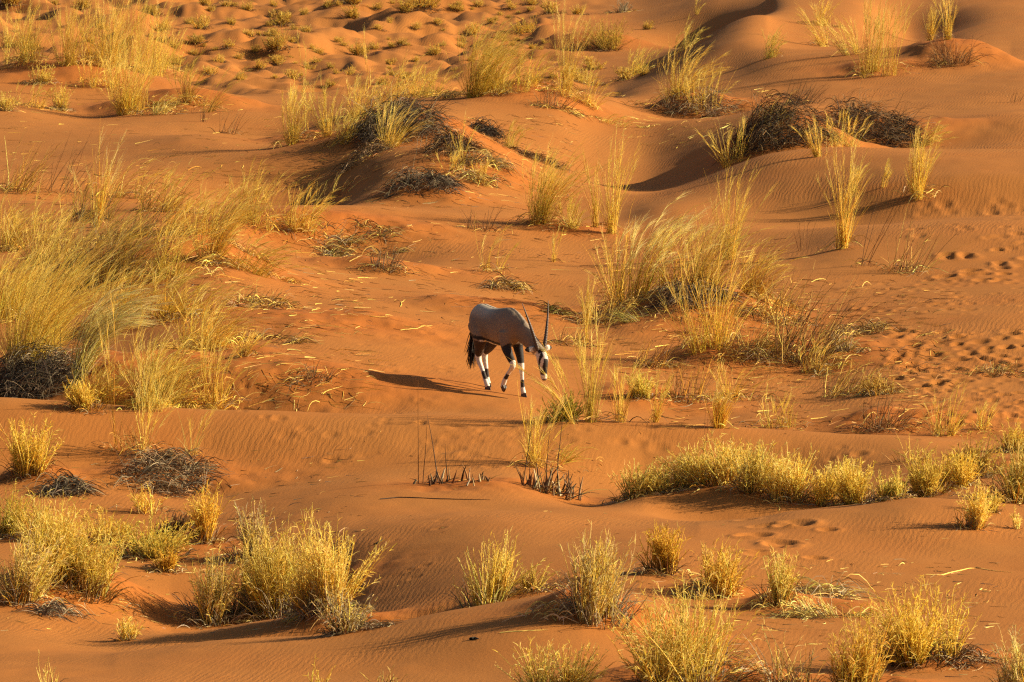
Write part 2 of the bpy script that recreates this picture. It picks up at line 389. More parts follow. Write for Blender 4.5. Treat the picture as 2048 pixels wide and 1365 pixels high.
def tube_mesh(name, sets, mat):
    """sets: list of (paths (n,K,3), radius (n,), colour (n,3), sides); every strand is a tapered closed tube or a ribbon"""
    VV, FF, CC, off = [], [], [], 0
    for paths, rad, colr, sides in sets:
        n, K, _ = paths.shape
        if n == 0: continue
        tan = norm(np.gradient(paths, axis=1))
        ref = norm(rng.normal(size=(n, 1, 3)) * (1, 1, .25))
        a = norm(np.cross(tan, ref)); b = np.cross(tan, a)
        tp = (1 - .72 * np.linspace(0, 1, K) ** 1.5)[None, :, None] * rad[:, None, None]
        if sides == 2:
            ring = np.stack([paths + a * tp, paths - a * tp], 2)
        else:
            ring = np.stack([paths + (a * math.cos(2 * math.pi * s / sides) + b * math.sin(2 * math.pi * s / sides)) * tp
                             for s in range(sides)], 2)
        idx = np.arange(n * K * sides).reshape(n, K, sides) + off
        for s in range(sides if sides > 2 else 1):
            s2 = (s + 1) % sides
            FF.append(np.stack([idx[:, :-1, s], idx[:, :-1, s2], idx[:, 1:, s2], idx[:, 1:, s]], -1).reshape(-1, 4))
        VV.append(ring.reshape(-1, 3)); CC.append(np.repeat(colr, K * sides, axis=0)); off += n * K * sides
    V = np.concatenate(VV).astype(np.float32); F = np.concatenate(FF).astype(np.int32); Cc = np.concatenate(CC)
    me = bpy.data.meshes.new(name)
    me.vertices.add(len(V)); me.vertices.foreach_set('co', V.ravel())
    me.loops.add(F.size); me.loops.foreach_set('vertex_index', F.ravel())
    me.polygons.add(len(F)); me.polygons.foreach_set('loop_start', np.arange(0, F.size, 4, dtype=np.int32))
    me.polygons.foreach_set('use_smooth', np.ones(len(F), bool))
    me.update(calc_edges=True)
    at = me.attributes.new('col', 'FLOAT_COLOR', 'POINT')
    at.data.foreach_set('color', np.concatenate([Cc, np.ones((len(Cc), 1))], 1).astype(np.float32).ravel())
    me.materials.append(mat)
    return me

def cols(n, names, jit=.18):
    pal = np.array([C[k] for k in names]); c = pal[rng.integers(0, len(pal), n)]
    c = c * .6 + pal[rng.integers(0, len(pal), n)] * .4
    return np.clip(c * (1 + rng.normal(0, jit, (n, 1))) * (1 + rng.normal(0, .05, (n, 3))), .01, .92)

def grow_strands(base, dirs, length, wind, droop, K, wob=.08):
    """base (n,3), dirs (n,3), length (n,): strands that bend with the wind (+x) and sag towards the tip"""
    n = len(base); P = np.zeros((n, K, 3)); P[:, 0] = base; d = norm(dirs)
    st = (length / (K - 1))[:, None]
    for k in range(1, K):
        t = k / (K - 1)
        d = norm(d + np.stack([wind * t ** 1.4, 0 * wind, -droop * t ** 2], -1) * (2.4 / K)
                 + rng.normal(0, wob, (n, 3)) * (1, 1, .4))
        P[:, k] = P[:, k - 1] + d * st
    return P

def disc(n, r, ry=None):
    a = rng.uniform(0, 2 * math.pi, n); q = np.sqrt(rng.uniform(0, 1, n))
    return np.stack([np.cos(a) * q * r, np.sin(a) * q * (ry or r), np.zeros(n)], -1)

def fan(base, r, tilt, spread=1.0):
    """directions that lean outward from the clump's centre"""
    n = len(base)
    out = base / max(r, 1e-6) + rng.normal(0, .45, (n, 3)); out[:, 2] = 0
    out *= np.abs(rng.normal(0, .6, (n, 1))) + .3
    return norm(np.stack([out[:, 0] * tilt, out[:, 1] * tilt * spread, np.ones(n)], -1))

def subtufts(n, w, h, lean, kmin=2, kmax=6):
    """a clump is several tufts grown together: per-strand centre, lean and height factor"""
    k = int(rng.integers(kmin, kmax + 1)); j = rng.choice(k, n, p=rng.dirichlet(np.full(k, 2.2)))
    c = disc(k, .22 * w, .20 * w); ln = rng.normal(0, lean, (k, 3)) * (1, .7, 0) + c / max(w, .1) * .5
    return c[j], ln[j], rng.uniform(.62, 1.06, k)[j]

def side_twigs(P, per, t0, length, ang, K=3, wind=0.0):
    n, Kp, _ = P.shape
    i = np.repeat(np.arange(n), per); m = len(i)
    t = rng.uniform(t0, 1, m) * (Kp - 1); k = np.minimum(t.astype(int), Kp - 2); f = (t - k)[:, None]
    p = P[i, k] * (1 - f) + P[i, k + 1] * f
    d = norm(P[i, k + 1] - P[i, k])
    d = norm(d + rng.normal(0, ang, (m, 3)) + np.array([wind, 0, 0]))
    L = length * rng.uniform(.5, 1.3, m)
    return grow_strands(p, d, L, np.full(m, wind * .6), np.full(m, .25), K, .12)

def root(name, loc, label, cat, group):
    o = bpy.data.objects.new(name, None)
    o.empty_display_size = .1
    o.location = loc
    o['label'] = label; o['category'] = cat
    if group: o['group'] = group
    COL.objects.link(o)
    return o
def part(name, me, parent):
    o = bpy.data.objects.new(name, me); o.parent = parent; COL.objects.link(o)
    o['kind'] = 'stuff'
    return o
def drape(P, loc, full=False):
    """let a clump follow the sand under it"""
    q = P if full else P[:, :1]
    dz = gz(q[..., 0] + loc[0], q[..., 1] + loc[1]) - loc[2]
    P = P.copy(); P[..., 2] += dz
    return P

R0 = .0046                          # thickness of one straw
def tall_grass(loc, h, w, n, wind=.25, droop=.2, plume=10, pcol=('straw','pale','gold'), scol=('gold','straw','amber','olive'),
               thatch=60, lean=0.0, leaf=.6, tilt=None, coh=.5, tcol=('straw','grey','amber','brown'), r=R0):
    n = int(n * 1.0); br = .20 * w + .02
    tl = tilt if tilt is not None else min(1.0, .85 * (w / 2) / h)
    if br * n < .25:
        b = disc(n, br); L = h * np.clip(rng.normal(.82, .16, n), .3, 1.12); d = fan(b, br, tl)
    else:
        c_, l_, hf = subtufts(n, w, h, .10)
        b0 = disc(n, br * .45); L = h * hf * np.clip(.42 + .75 * rng.random(n) ** 1.3, .25, 1.17)
        d = fan(b0, br * .45, tl) + l_; b = b0 + c_
    d[:, 0] += lean + .35 * max(wind, 0) * rng.uniform(0, 1.6, n)
    d = norm(d + rng.normal(0, .10 * (1 - coh) + .02, (n, 3)) * (1, 1, 0))
    S = drape(grow_strands(b, d, L, wind * rng.normal(1.0, .75 * (1 - coh), n), droop * rng.uniform(.2 + .5 * coh, 1.9 - .6 * coh, n), 7, .075 * (1.2 - coh)), loc)
    sets = [(S, r * rng.uniform(.5, 1.05, n), cols(n, scol, .24), 3)]
    nl = int(n * leaf * 1.8); pick = rng.integers(0, n, nl)
    b2 = b[pick] + rng.normal(0, .025, (nl, 3)) * (1, 1, 0); d2 = norm(d[pick] + rng.normal(0, .14 + tl * .22, (nl, 3)) * (1, 1, .1)); d2[:, 0] += lean * .5
    S2 = drape(grow_strands(b2, d2, h * rng.uniform(.20, .70, nl), wind * rng.normal(1.1, .9 * (1.1 - coh), nl), rng.uniform(.0, .7, nl), 6, .065 * (1.3 - coh)), loc)
    sets.append((S2, r * .85 * rng.uniform(.5, 1.15, nl), cols(nl, scol, .26), 2))
    out = [('stalks', tube_mesh('stalks', sets, M_STALK))]
    if plume:
        pl = (L > h * .55) & (rng.random(n) < .5)
        if pl.sum() < 3: pl[:] = True
        T = side_twigs(S[pl], int(plume * 1.9), .52, .21 * h ** .5, .06, 4, .04 + wind * .30)
        out.append(('plumes', tube_mesh('plumes', [(T, np.full(len(T), r * .55), cols(len(T), pcol, .12), 2)], M_PLUME)))
    if thatch:
        out.append(('thatch', thatch_mesh(loc, w * .55, w * .45, .12 * h, thatch, .28 * min(h, 1.2), tcol)))
    return out

def thatch_mesh(loc, rx, ry, hh, n, length, tcol, mat=None, rad=R0):
    b = disc(n, rx, ry)
    if n > 100:
        cc = disc(max(4, n // 40), rx, ry); ki = rng.integers(0, len(cc), n); b = cc[ki] + rng.normal(0, .14, (n, 3)) * (rx, ry, 0); ch = rng.uniform(.1, 1.5, len(cc))[ki][:, None]
    else:
        ch = 1.0
    q = (b[:, 0] / rx) ** 2 + (b[:, 1] / ry) ** 2
    K = 6
    a = rng.normal(-.25, .9, n) + np.where(rng.random(n) < .35, math.pi, 0)
    dirs = np.stack([np.cos(a), np.sin(a), np.zeros(n)], -1)
    L = length * rng.uniform(.35, 1.3, n)
    t = np.linspace(0, 1, K)[None, :, None]
    bend = rng.normal(0, .35, (n, 1, 1)) * np.stack([-dirs[:, 1], dirs[:, 0], 0 * a], -1)[:, None, :] * t * t
    P = b[:, None, :] + (dirs[:, None, :] + bend) * L[:, None, None] * t
    qq = (P[..., 0] / rx) ** 2 + (P[..., 1] / ry) ** 2
    lift = rng.uniform(0, 1, (n, 1)) ** .7
    arch = rng.uniform(0, .42, (n, 1)) * L[:, None] * 4 * t[..., 0] * (1 - t[..., 0])
    P[..., 2] = np.clip(hh * ch * np.exp(-qq * .8) * lift + arch - .05 * t[..., 0] * L[:, None], .006, None)
    P = drape(P, loc, True)
    return tube_mesh('thatch', [(P, rad * rng.uniform(.7, 1.5, n), cols(n, tcol, .3), 2)], mat or M_THATCH)

def bush_tuft(loc, h, w, n, scol=('straw','gold','pale','olive'), lcol=('grey','brown','amber'), twigs=6, tang=.5, stiff=.0, thatch=70, tilt=None,
              tw=.10, up=0.0, r=R0 * 1.35, tcol=('grey','brown','straw','ash')):
    br = .24 * w
    tl = tilt if tilt is not None else min(1.15, .85 * (w / 2) / h)
    c_, l_, hf = subtufts(n, w, h, .16, 3, 7)
    b0 = disc(n, br * .4); L = h * hf * np.clip(.38 + .80 * rng.random(n) ** 1.25, .3, 1.25)
    d = fan(b0, br * .4, tl * .8) + l_; d[:, 2] += up; b = b0 + c_
    P = drape(grow_strands(b, d, L, np.full(n, .05), rng.uniform(-.2, .35, n) * (1 - stiff), 6, .09), loc)
    T = side_twigs(P, twigs, .34, tw * h ** .5, tang, 3, .05)
    T2 = side_twigs(P[: n // 2], twigs, .55, tw * .8 * h ** .5, tang * 1.3, 3, .05)
    nb = n // 2
    b3 = disc(nb, br * 1.25); d3 = fan(b3, br, tl * 1.5)
    Q = drape(grow_strands(b3, d3, h * rng.uniform(.2, .5, nb), np.zeros(nb), rng.uniform(.2, 1.2, nb), 5, .12), loc)
    out = [('stalks', tube_mesh('stalks', [(P, r * rng.uniform(.7, 1.25, n), cols(n, scol), 3),
                                           (Q, r * rng.uniform(.7, 1.2, nb), cols(nb, lcol, .25), 3)], M_STALK)),
           ('twigs', tube_mesh('twigs', [(np.concatenate([T, T2]), np.full(len(T) + len(T2), r * .72), cols(len(T) + len(T2), scol), 2)], M_PLUME))]
    if thatch:
        out.append(('thatch', thatch_mesh(loc, w * .56, w * .5, .07 * h, int(thatch * 1.3), .24 * h ** .5, tcol)))
    return out

def dead_stems(loc, h, w, n, lean=.35, scol=('rust','brown','dark'), thatch=50, twigs=1, tilt=.35, r=R0, droop=.1, tcol=('brown','straw','rust','grey')):
    br = .35 * w
    b = disc(n, br, br * .8); d = fan(b, br, tilt); d[:, 0] += lean * rng.uniform(.4, 1.6, n)
    P = drape(grow_strands(b, d, h * np.clip(rng.normal(.72, .25, n), .2, 1.2), np.full(n, .1), np.full(n, droop), 6, .07), loc)
    T = side_twigs(P, twigs, .4, .14 * h ** .5, .3, 3, .1)
    out = [('stems', tube_mesh('stems', [(P, r * rng.uniform(.8, 1.5, n), cols(n, scol, .25), 3),
                                         (T, np.full(len(T), r * .7), cols(len(T), scol, .25), 2)], M_WOOD))]
    if thatch:
        out.append(('thatch', thatch_mesh(loc, w * .6, w * .5, .06 * h, thatch, .3, tcol)))
    return out

def dead_mat(loc, h, w, n, tcol=('dark','soot','dark','grey','brown'), depth=None, length=.34, r=R0 * 1.1):
    dp = depth or .45 * w + .25
    out = [('dead_stems', thatch_mesh(loc, w * .56, dp * 1.05, h * .42, int(n * 1.3), length, tcol, M_THATCH, r))]
    m = int(n * .55)
    cc = disc(max(4, m // 25), w * .46, dp * .9); b = cc[rng.integers(0, len(cc), m)] + rng.normal(0, .07, (m, 3)) * (1, 1, 0); d = norm(np.stack([rng.normal(.45, .5, m), rng.normal(-.3, .5, m), rng.uniform(.2, 1, m)], -1))
    P = grow_strands(b, d, h * rng.uniform(.4, 1.1, m), np.full(m, .5), rng.uniform(.6, 1.8, m), 6, .12)
    P = drape(P, loc)
    out.append(('upright_stems', tube_mesh('upright_stems', [(P, r * rng.uniform(.7, 1.2, m), cols(m, tcol + ('ash',), .3), 3)], M_THATCH)))
    return out

def stumps(loc, h, w, n, tall=()):
    b = disc(n, w * .5, .25); d = norm(np.stack([rng.normal(.1, .35, n), rng.normal(0, .3, n), np.ones(n)], -1))
    P = drape(grow_strands(b, d, h * rng.uniform(.25, .8, n), np.zeros(n), np.zeros(n), 4, .1), loc)
    sets = [(P, R0 * rng.uniform(2.0, 4.2, n), cols(n, ('dark', 'brown', 'rust', 'ash'), .25), 5)]
    m = n // 2
    b = disc(m, w * .5, .25); d = norm(np.stack([rng.normal(.3, 1, m), rng.normal(0, .6, m), rng.uniform(.1, .7, m)], -1))
    P2 = drape(grow_strands(b, d, h * rng.uniform(.5, 1.2, m), np.zeros(m), np.full(m, .5), 5, .2), loc)
    sets.append((P2, R0 * rng.uniform(1., 2., m), cols(m, ('brown', 'straw', 'dark'), .25), 3))
    out = [('stumps', tube_mesh('stumps', sets, M_WOOD))]
    if tall:
        bb = np.array([[x, 0, 0] for x, _, _ in tall], float); dd = np.array([[l, 0, 1] for _, _, l in tall], float)
        P3 = drape(grow_strands(bb, dd, np.array([t for _, t, _ in tall]), np.full(len(tall), .03), np.zeros(len(tall)), 8, .02), loc)
        out.append(('tall_stems', tube_mesh('tall_stems', [(P3, np.full(len(tall), R0 * 1.6), cols(len(tall), ('dark', 'rust')), 4)], M_WOOD)))
    return out

def place(name, cat, group, label, px, py, hpx, wpx, builder, **kw):
    p = hit(px, py)[0]
    s = p[1] / FPX * 1.008
    rt = root(name, tuple(p), label, cat, group)
    for nm, me in builder(p, hpx * s, wpx * s, **kw):
        part(nm, me, rt)
    return rt

def litter(label, boxes, n, lo, hi, names, rad=R0 * .72, name='straw_litter', cat='straw litter', ang=.8):
    w = np.array([(b[1] - b[0]) * (b[3] - b[2]) for b in boxes], float); k = rng.choice(len(boxes), n, p=w / w.sum())
    B = np.array(boxes, float)[k]
    p = hit(rng.uniform(B[:, 0], B[:, 1]), rng.uniform(B[:, 2], B[:, 3]))
    a = rng.normal(-.2, ang, n); L = rng.uniform(lo, hi, n); K = 5
    t = np.linspace(0, 1, K)[None, :, None]
    d = np.stack([np.cos(a), np.sin(a) * 1.2, 0 * a], -1)
    bend = rng.normal(0, .12, (n, 1, 1)) * np.stack([-d[:, 1], d[:, 0], 0 * a], -1)[:, None, :] * t * t
    P = p[:, None, :] + (d[:, None, :] + bend) * L[:, None, None] * t
    P[..., 2] = gz(P[..., 0], P[..., 1]) + .006 + rng.uniform(0, .22, (n, 1)) * L[:, None] * (4 * t * (1 - t))[..., 0] * (rng.random((n, 1)) < .25)
    c = p.mean(0)
    o = bpy.data.objects.new(name, tube_mesh(name, [(P - c, rad * rng.uniform(.7, 1.5, n), cols(n, names, .3), 2)], M_THATCH))
    o.location = tuple(c); COL.objects.link(o)
    o['kind'] = 'stuff'; o['label'] = label; o['category'] = cat
    return o

# ------------------------------------------------------------------ the plants, each where it stands
G_T = 'tall dune grass clumps'; G_B = 'low straw tufts'; G_M = 'dark dead grass heaps'; G_D = 'brown dead stems'
TG, BT = ('tall_grass_clump', 'grass clump', G_T), ('straw_tuft', 'grass tuft', G_B)
DM, DS = ('dead_grass_heap', 'dead grass', G_M), ('dead_stem_clump', 'dead stems', G_D)
def tall(label, px, py, h, w, **k):
    k['n'] = int(k['n'] * (.80 if k['n'] > 60 else 1.0))
    return place(*TG, label, px, py, h, w * (1.25 if w > 30 else 1), tall_grass, **k)
def bush(label, px, py, h, w, **k):
    return place(*BT, label, px, py, h * .97, w * 1.35, bush_tuft, **k)
def heap(label, *a, **k): return place(*DM, label, *a, dead_mat, **k)
def dead(label, *a, **k): return place(*DS, label, *a, dead_stems, **k)

# --- upper left dune
tall('pale tall grass clump nearest the top left corner', 55,128,150,90, n=80, wind=.12)
tall('tall upright straw grass left of the hazy mass on the upper left dune', 138,132,165,80, n=100, wind=.08, thatch=40)
tall('thin amber grass behind the upper left dune crest', 180,128,110,50, n=35, wind=.06)
tall('hazy mass of thin tall stalks behind the upper left clump', 255,140,175,170, n=190, wind=.10, plume=7, scol=('straw','olive','gold'), thatch=30, tilt=.28)
tall('thick golden clump on the sand tail of the upper left dune', 268,226,150,110, n=230, wind=.16, droop=.25, thatch=140)
tall('single tall plume stalk rising above the thick golden clump', 222,200,205,20, n=7, wind=-.05, lean=-.06, leaf=.4, thatch=0)
tall('pale fallen straw beside the thick golden clump', 325,228,70,80, n=50, wind=.7, droop=.9, scol=('pale','straw','cream'), thatch=90, lean=.3)
tall('rust brown clump leaning right on the upper left dune', 378,208,100,60, n=90, wind=.35, scol=('amber','brown','olive'), lean=.12, pcol=('straw','olive'), thatch=110)
tall('small leaning grass with one long pale plume reaching right', 420,225,115,60, n=22, wind=.5, lean=.35, scol=('olive','amber','straw'), thatch=20)
bush('low golden tuft on the shaded left face of the upper left dune', 78,168,48,48, n=60)
bush('small drooping straw tuft below the upper left dune', 120,222,60,36, n=50, stiff=-1)
bush('straw tuft cut by the left picture edge at upper left', 6,222,48,40, n=50)
tall('bent pale bundle of straw standing alone above the left brown brush', 188,455,215,32, n=42, wind=-.04, droop=.35, pcol=('cream','pale','straw'), tilt=.05, thatch=20)
dead('fan of brown and straw stems at the left edge beside the bare dune', 35,385,120,110, n=60, lean=.55, scol=('brown','straw','amber'))
dead('thin dark leaning stems left of the pale bent bundle', 120,385,130,110, n=16, lean=.5, scol=('dark','brown'), thatch=10)
dead('tiny leafless twig on sand right of the upper left clump', 410,245,45,30, n=8, lean=.1, thatch=0)
dead('wiry little dead plant below the leaning plume grass', 455,268,48,50, n=14, lean=.2, thatch=12)
# --- upper centre
tall('golden clump with white curled straw at its foot on the mid left crest', 588,288,120,70, n=100, wind=.18, thatch=90, plume=12)
tall('stiff single plume stalks left of the central dark heap', 612,262,180,24, n=6, wind=.03, leaf=.3, thatch=0)
tall('sparse upright stalks between the crest clump and the dark heap', 655,272,115,70, n=45, wind=.15, thatch=50)
tall('lone tall plume stalk at the edge of the far hummock plain', 740,175,130,16, n=4, wind=.06, leaf=.2, thatch=0)
tall('arching gold straw growing over the central dark heap', 770,300,120,130, n=90, wind=.30, droop=.5, thatch=80, pcol=('straw','pale'))
tall('untidy straw grass behind the central dark heap', 800,195,80,150, n=110, wind=.3, droop=.4, tilt=.5, thatch=60)
tall('large windswept golden clump leaning right at top centre', 965,192,145,150, n=330, coh=.75, wind=.5, droop=.25, scol=('gold','olive','amber','straw'), plume=9, tilt=.35, thatch=140)
tall('tall pale stalks rising right of the large windswept clump', 1130,180,178,60, n=50, wind=.05, thatch=70, pcol=('pale','straw'))
tall('straw and curling pale blades on the round mound below the tall stalks', 1150,200,80,110, n=80, wind=.35, droop=.5, thatch=170, tcol=('straw','amber','pale','brown'))
tall('fallen pale straw sprawling right of the round central mound', 1240,252,40,110, n=40, wind=.7, droop=1.0, lean=.5, scol=('pale','straw','amber'), thatch=130, tcol=('pale','straw','brown'))
bush('wide dark shrub in the shade of the top centre hollow', 1185,100,62,130, n=200, scol=('olive','brown','gold'), lcol=('dark','brown'), tcol=('dark','brown'), thatch=160)
bush('dark low shrub with gold top left of the shaded hollow', 1048,66,36,66, n=90, scol=('olive','gold','brown'), lcol=('dark','brown'), tcol=('dark','brown'), thatch=120)
bush('small grey shrub on the shaded slope by the top edge', 1240,26,36,46, n=60, scol=('ash','grey'), lcol=('dark','grey'))
bush('pale round tuft on the slope right of the large windswept clump', 1165,168,42,60, n=70, scol=('straw','olive'))
tall('straw clump with drooping plumes above the right brown heap', 1330,200,110,140, n=130, wind=.35, droop=.35, thatch=90)
tall('wispy olive grass on the shaded dune edge below the top right crest', 1370,100,70,60, n=40, wind=.5, droop=.4, scol=('olive','straw'), thatch=10)
tall('wispy straw on the top edge of the shaded dune', 1395,30,40,26, n=14, wind=.5, droop=.5, thatch=0)
tall('small olive tuft alone on the upper right slope', 1543,116,58,50, n=60, wind=.4, scol=('olive','amber','green'), thatch=25)
tall('leaning straw and shadowed debris on the top right dune shoulder', 1640,52,55,70, n=60, wind=.2, thatch=90, tcol=('brown','straw'))
# --- upper right
tall('wide stand of tall golden stalks on the upper right dune', 1755,150,170,130, n=150, wind=.06, tilt=.20, scol=('gold','straw','amber'), plume=12, thatch=60)
tall('straw leaning left beside the wide golden stand', 1700,110,95,60, n=45, wind=-.25, lean=-.3, scol=('straw','gold'), thatch=30)
tall('narrow upright sheaf left of the red brown twigs on the upper right dune', 1858,82,90,34, n=60, wind=.02, thatch=12)
tall('narrow pale sheaf nearest the upper right corner', 1896,80,100,22, n=40, wind=.02, thatch=12)
dead('red brown drooping twigs on the upper right dune crest', 1908,130,72,100, n=130, lean=.0, tilt=1.0, droop=1.3, scol=('rust','brown','dark'), twigs=2, thatch=60)
dead('lone dark twig on the far right slope below the crest', 2030,205,42,40, n=9, lean=.3, thatch=0)
heap('brown grey brush heap below the drooping plume clump', 1395,215,70,140, n=380, depth=1.2, tcol=('dark','brown','grey'))
heap('largest black brush heap on the right dune mound', 1560,262,110,165, n=900, depth=1.3, tcol=('soot','dark','soot','dark','brown'))
heap('black brush heap on the right side of the right dune mound', 1725,262,90,190, n=760, depth=1.1, tcol=('soot','dark','dark','brown'))
dead('dark bristling stems on top of the black brush mound', 1600,210,55,110, n=50, lean=.5, scol=('dark','soot','brown'), thatch=30)
tall('splayed olive stalks in front of the largest black heap', 1468,328,95,75, n=42, wind=.0, tilt=.55, scol=('olive','gold','straw'), plume=12, thatch=10)
tall('slim golden sheaf on the smooth crest before the black heap', 1632,314,85,42, n=34, wind=-.12, lean=-.2, thatch=8)
tall('olive blades growing through the right black heap', 1690,292,80,100, n=40, wind=.05, scol=('olive','green','straw'), thatch=0)
tall('pale blades leaning right at the end of the right black heap', 1835,292,52,110, n=60, wind=.5, lean=.5, scol=('straw','pale','olive'), thatch=20)
tall('golden sheaf casting a long shadow on the smooth right dune', 1838,396,125,66, n=130, wind=.04, tilt=.16, scol=('gold','amber','straw'), thatch=45)
tall('thin stray stalks left of the golden sheaf on the right dune', 1765,375,75,36, n=8, wind=.1, thatch=0)
tall('tall narrow grass in the middle of the right dune face', 1684,498,190,42, n=58, wind=.03, tilt=.10, scol=('gold','straw','amber'), thatch=30)
tall('short olive wisp behind the tall narrow right dune grass', 1705,385,60,56, n=24, wind=.4, scol=('olive','amber'), thatch=0)
# --- left of centre
heap('large black brush heap on the central mound', 790,258,110,165, n=850, depth=1.5, tcol=('soot','dark','dark','grey'))
heap('black brush patch right of the large central heap', 900,300,70,110, n=380, depth=1.1, tcol=('dark','soot','brown'))
heap('small black brush tuft near the top of the central ridge', 975,270,50,60, n=180, tcol=('dark','soot'))
heap('tangled black twigs on the lower face of the central mound', 830,372,60,140, n=380, depth=.9, tcol=('dark','soot','grey'))
heap('scattered dark brush along the falling right ridge', 1090,330,32,90, n=130, tcol=('dark','brown'))
tall('thin olive stalk pair on the central ridge slope', 915,325,80,40, n=16, wind=.05, scol=('olive','straw'), thatch=10)
tall('low splayed straw tuft in the debris of the central slope', 905,338,40,90, n=22, wind=.2, tilt=.9, thatch=30)
tall('small reddish straw tuft below the central black debris', 965,372,55,40, n=30, wind=.2, scol=('amber','brown','straw'), thatch=30)
tall('thick windswept clump with olive tips at centre', 1085,448,155,80, n=190, wind=.30, scol=('gold','olive','amber','straw'), plume=10, thatch=70)
tall('short pale splayed tuft at the foot of the thick centre clump', 1140,456,62,70, n=75, wind=.15, tilt=.55, scol=('pale','straw','gold'), thatch=50)
tall('slender upright sheaf right of the thick centre clump', 1190,455,140,22, n=28, wind=.0, tilt=.05, thatch=6)
tall('tall open sheaf standing before the dark hollow', 1222,468,180,50, n=46, wind=.05, tilt=.16, scol=('gold','straw','olive'), thatch=10)
tall('little stalks with a long thin shadow on the centre slope', 1110,525,60,30, n=12, wind=.05, thatch=10)
tall('sparse stalks leaning right on the centre slope', 985,545,100,60, n=16, wind=.35, thatch=40)
heap('low dead brush at the foot of the centre slope stalks', 1000,572,25,90, n=150, tcol=('brown','grey','straw','dark'))
dead('low dead stems on the bench above the centre slope', 960,460,48,90, n=22, lean=.2, thatch=30)
dead('grey twig tangle on the left centre slope', 770,540,48,85, n=45, lean=.2, scol=('dark','grey','brown'), thatch=90)
dead('lying dead stems along the bench left of centre', 700,480,30,170, n=40, lean=.9, tilt=.8, scol=('dark','brown','grey'), thatch=160)
# --- big clump right of the oryx
tall('clump with arching cream plumes behind the oryx horns side', 1300,592,220,180, n=110, r=.0062, coh=.8, wind=.42, droop=.75, plume=20, pcol=('cream','cream','pale'), thatch=120, tilt=.22)
tall('dense brown gold grass bending right behind the cream plumes', 1435,585,205,240, n=210, coh=.3, wind=.5, droop=.3, scol=('amber','gold','brown','straw'), tilt=.42, plume=6, thatch=160)
tall('tall stalks rising from the brown gold grass', 1450,520,190,80, n=60, wind=.12, scol=('gold','straw','olive'), thatch=0)
tall('thick amber clump on the lower side of the big grass mound', 1430,702,215,150, n=110, wind=.25, tilt=.34, scol=('amber','gold','gold','straw'), plume=7, thatch=120)
tall('thin drooping grass on the left flank of the big grass mound', 1232,612,140,80, n=40, wind=.05, droop=.5, scol=('gold','amber','straw'), thatch=30)
heap('dark thatch under the arching cream plumes', 1370,600,60,150, n=420, depth=.9, tcol=('dark','brown','soot','grey'))
tall('grey green blades sweeping left off the big grass mound', 1290,640,50,130, n=70, wind=-.5, lean=-.9, droop=.5, scol=('green','olive','grey'), plume=0, thatch=60)
# --- right middle: dead stems
dead('large fan of brown dead stems on the right mound', 1600,720,165,160, n=100, lean=.42, scol=('brown','rust','dark','brown','straw'), thatch=260, tilt=.42, r=.0055)
dead('tall dark stem leaning right above the dead stem fan', 1733,532,190,40, n=5, lean=.30, scol=('rust','dark'), thatch=20, tilt=.1)
dead('thin brown stems on the slope beside the hoof prints', 1815,545,120,110, n=36, lean=.35, scol=('brown','rust','straw'), thatch=70)
dead('low grey stems left of the tall leaning dark stem', 1610,500,80,40, n=8, lean=.15, scol=('rust','brown'), thatch=0)
heap('crumbled brush ridge right of the brown stem fan', 1720,665,18,120, n=130, tcol=('grey','brown','straw'))
dead('sprawling dark twigs where the right slope meets the crest', 1770,858,75,120, n=60, lean=.3, tilt=.9, scol=('dark','rust','brown'), thatch=80)
dead('reddish stems behind the crest below the amber clump', 1375,800,90,110, n=50, lean=.15, scol=('rust','brown','amber'), thatch=80)
dead('sprawling straw and brown stems on the lower right slope', 1690,790,90,140, n=50, lean=.6, scol=('brown','straw','amber'), thatch=120)
tall('thin pale upright grass behind the crest at far right', 1888,872,105,64, n=42, wind=.03, scol=('straw','gold'), plume=5, thatch=20)
tall('amber brush plume leaning right behind the crest', 1440,856,105,40, n=120, wind=.3, scol=('amber','gold'), plume=4, thatch=10, tilt=.15, tcol=('straw',))
tall('thin straw stems scattered behind the right crest', 1560,855,80,120, n=26, wind=.1, tilt=.5, thatch=60)
dead('low dry stems at the right picture edge above the crest', 2000,745,24,120, n=60, lean=.4, scol=('brown','straw','ash'), tilt=.8, thatch=90)
# --- beside the oryx
tall('tall yellow sheaf closest to the oryx, behind the crest', 1176,845,245,76, n=44, wind=-.02, tilt=.10, scol=('gold','straw','olive'), plume=16, thatch=20)
tall('plumed stalks leaning left over the oryx head', 1140,848,215,44, n=7, wind=-.22, lean=-.42, tilt=.12, plume=14, thatch=0, scol=('gold','olive'))
tall('yellow stalks at the right of the tall sheaf by the oryx', 1232,845,140,60, n=26, wind=.0, tilt=.2, thatch=10)
tall('tall plumed reeds standing right behind the oryx head', 1168,690,130,30, n=9, wind=-.05, lean=-.05, plume=18, thatch=0)
bush('grey green tuft under the nose of the oryx', 1116,842,62,76, n=110, scol=('green','olive','green'), lcol=('green','olive'), thatch=20, tang=.25)
tall('pale sprawling grass in front of the crest below the oryx', 1078,935,150,80, n=60, wind=.08, tilt=.3, scol=('gold','straw','amber'), thatch=40)
tall('straw blades drooping right from the sprawling grass', 1130,925,75,130, n=26, wind=.7, droop=.9, lean=.4, scol=('straw','gold'), plume=0, thatch=20)
bush('greenish low tuft on the sand right of the tall sheaf', 1283,795,62,56, n=90, scol=('olive','straw','green'), thatch=40)
tall('slim yellow sheaf right of the greenish low tuft', 1308,845,100,30, n=22, wind=.05, thatch=10)
heap('tiny dark brush behind the oryx horns', 1110,625,18,44, n=90, tcol=('dark','brown','green'), length=.25)
dead('branching dry sticks right of the oryx ear', 1140,690,48,90, n=26, lean=.5, scol=('straw','brown','grey'), tilt=.8, thatch=60)
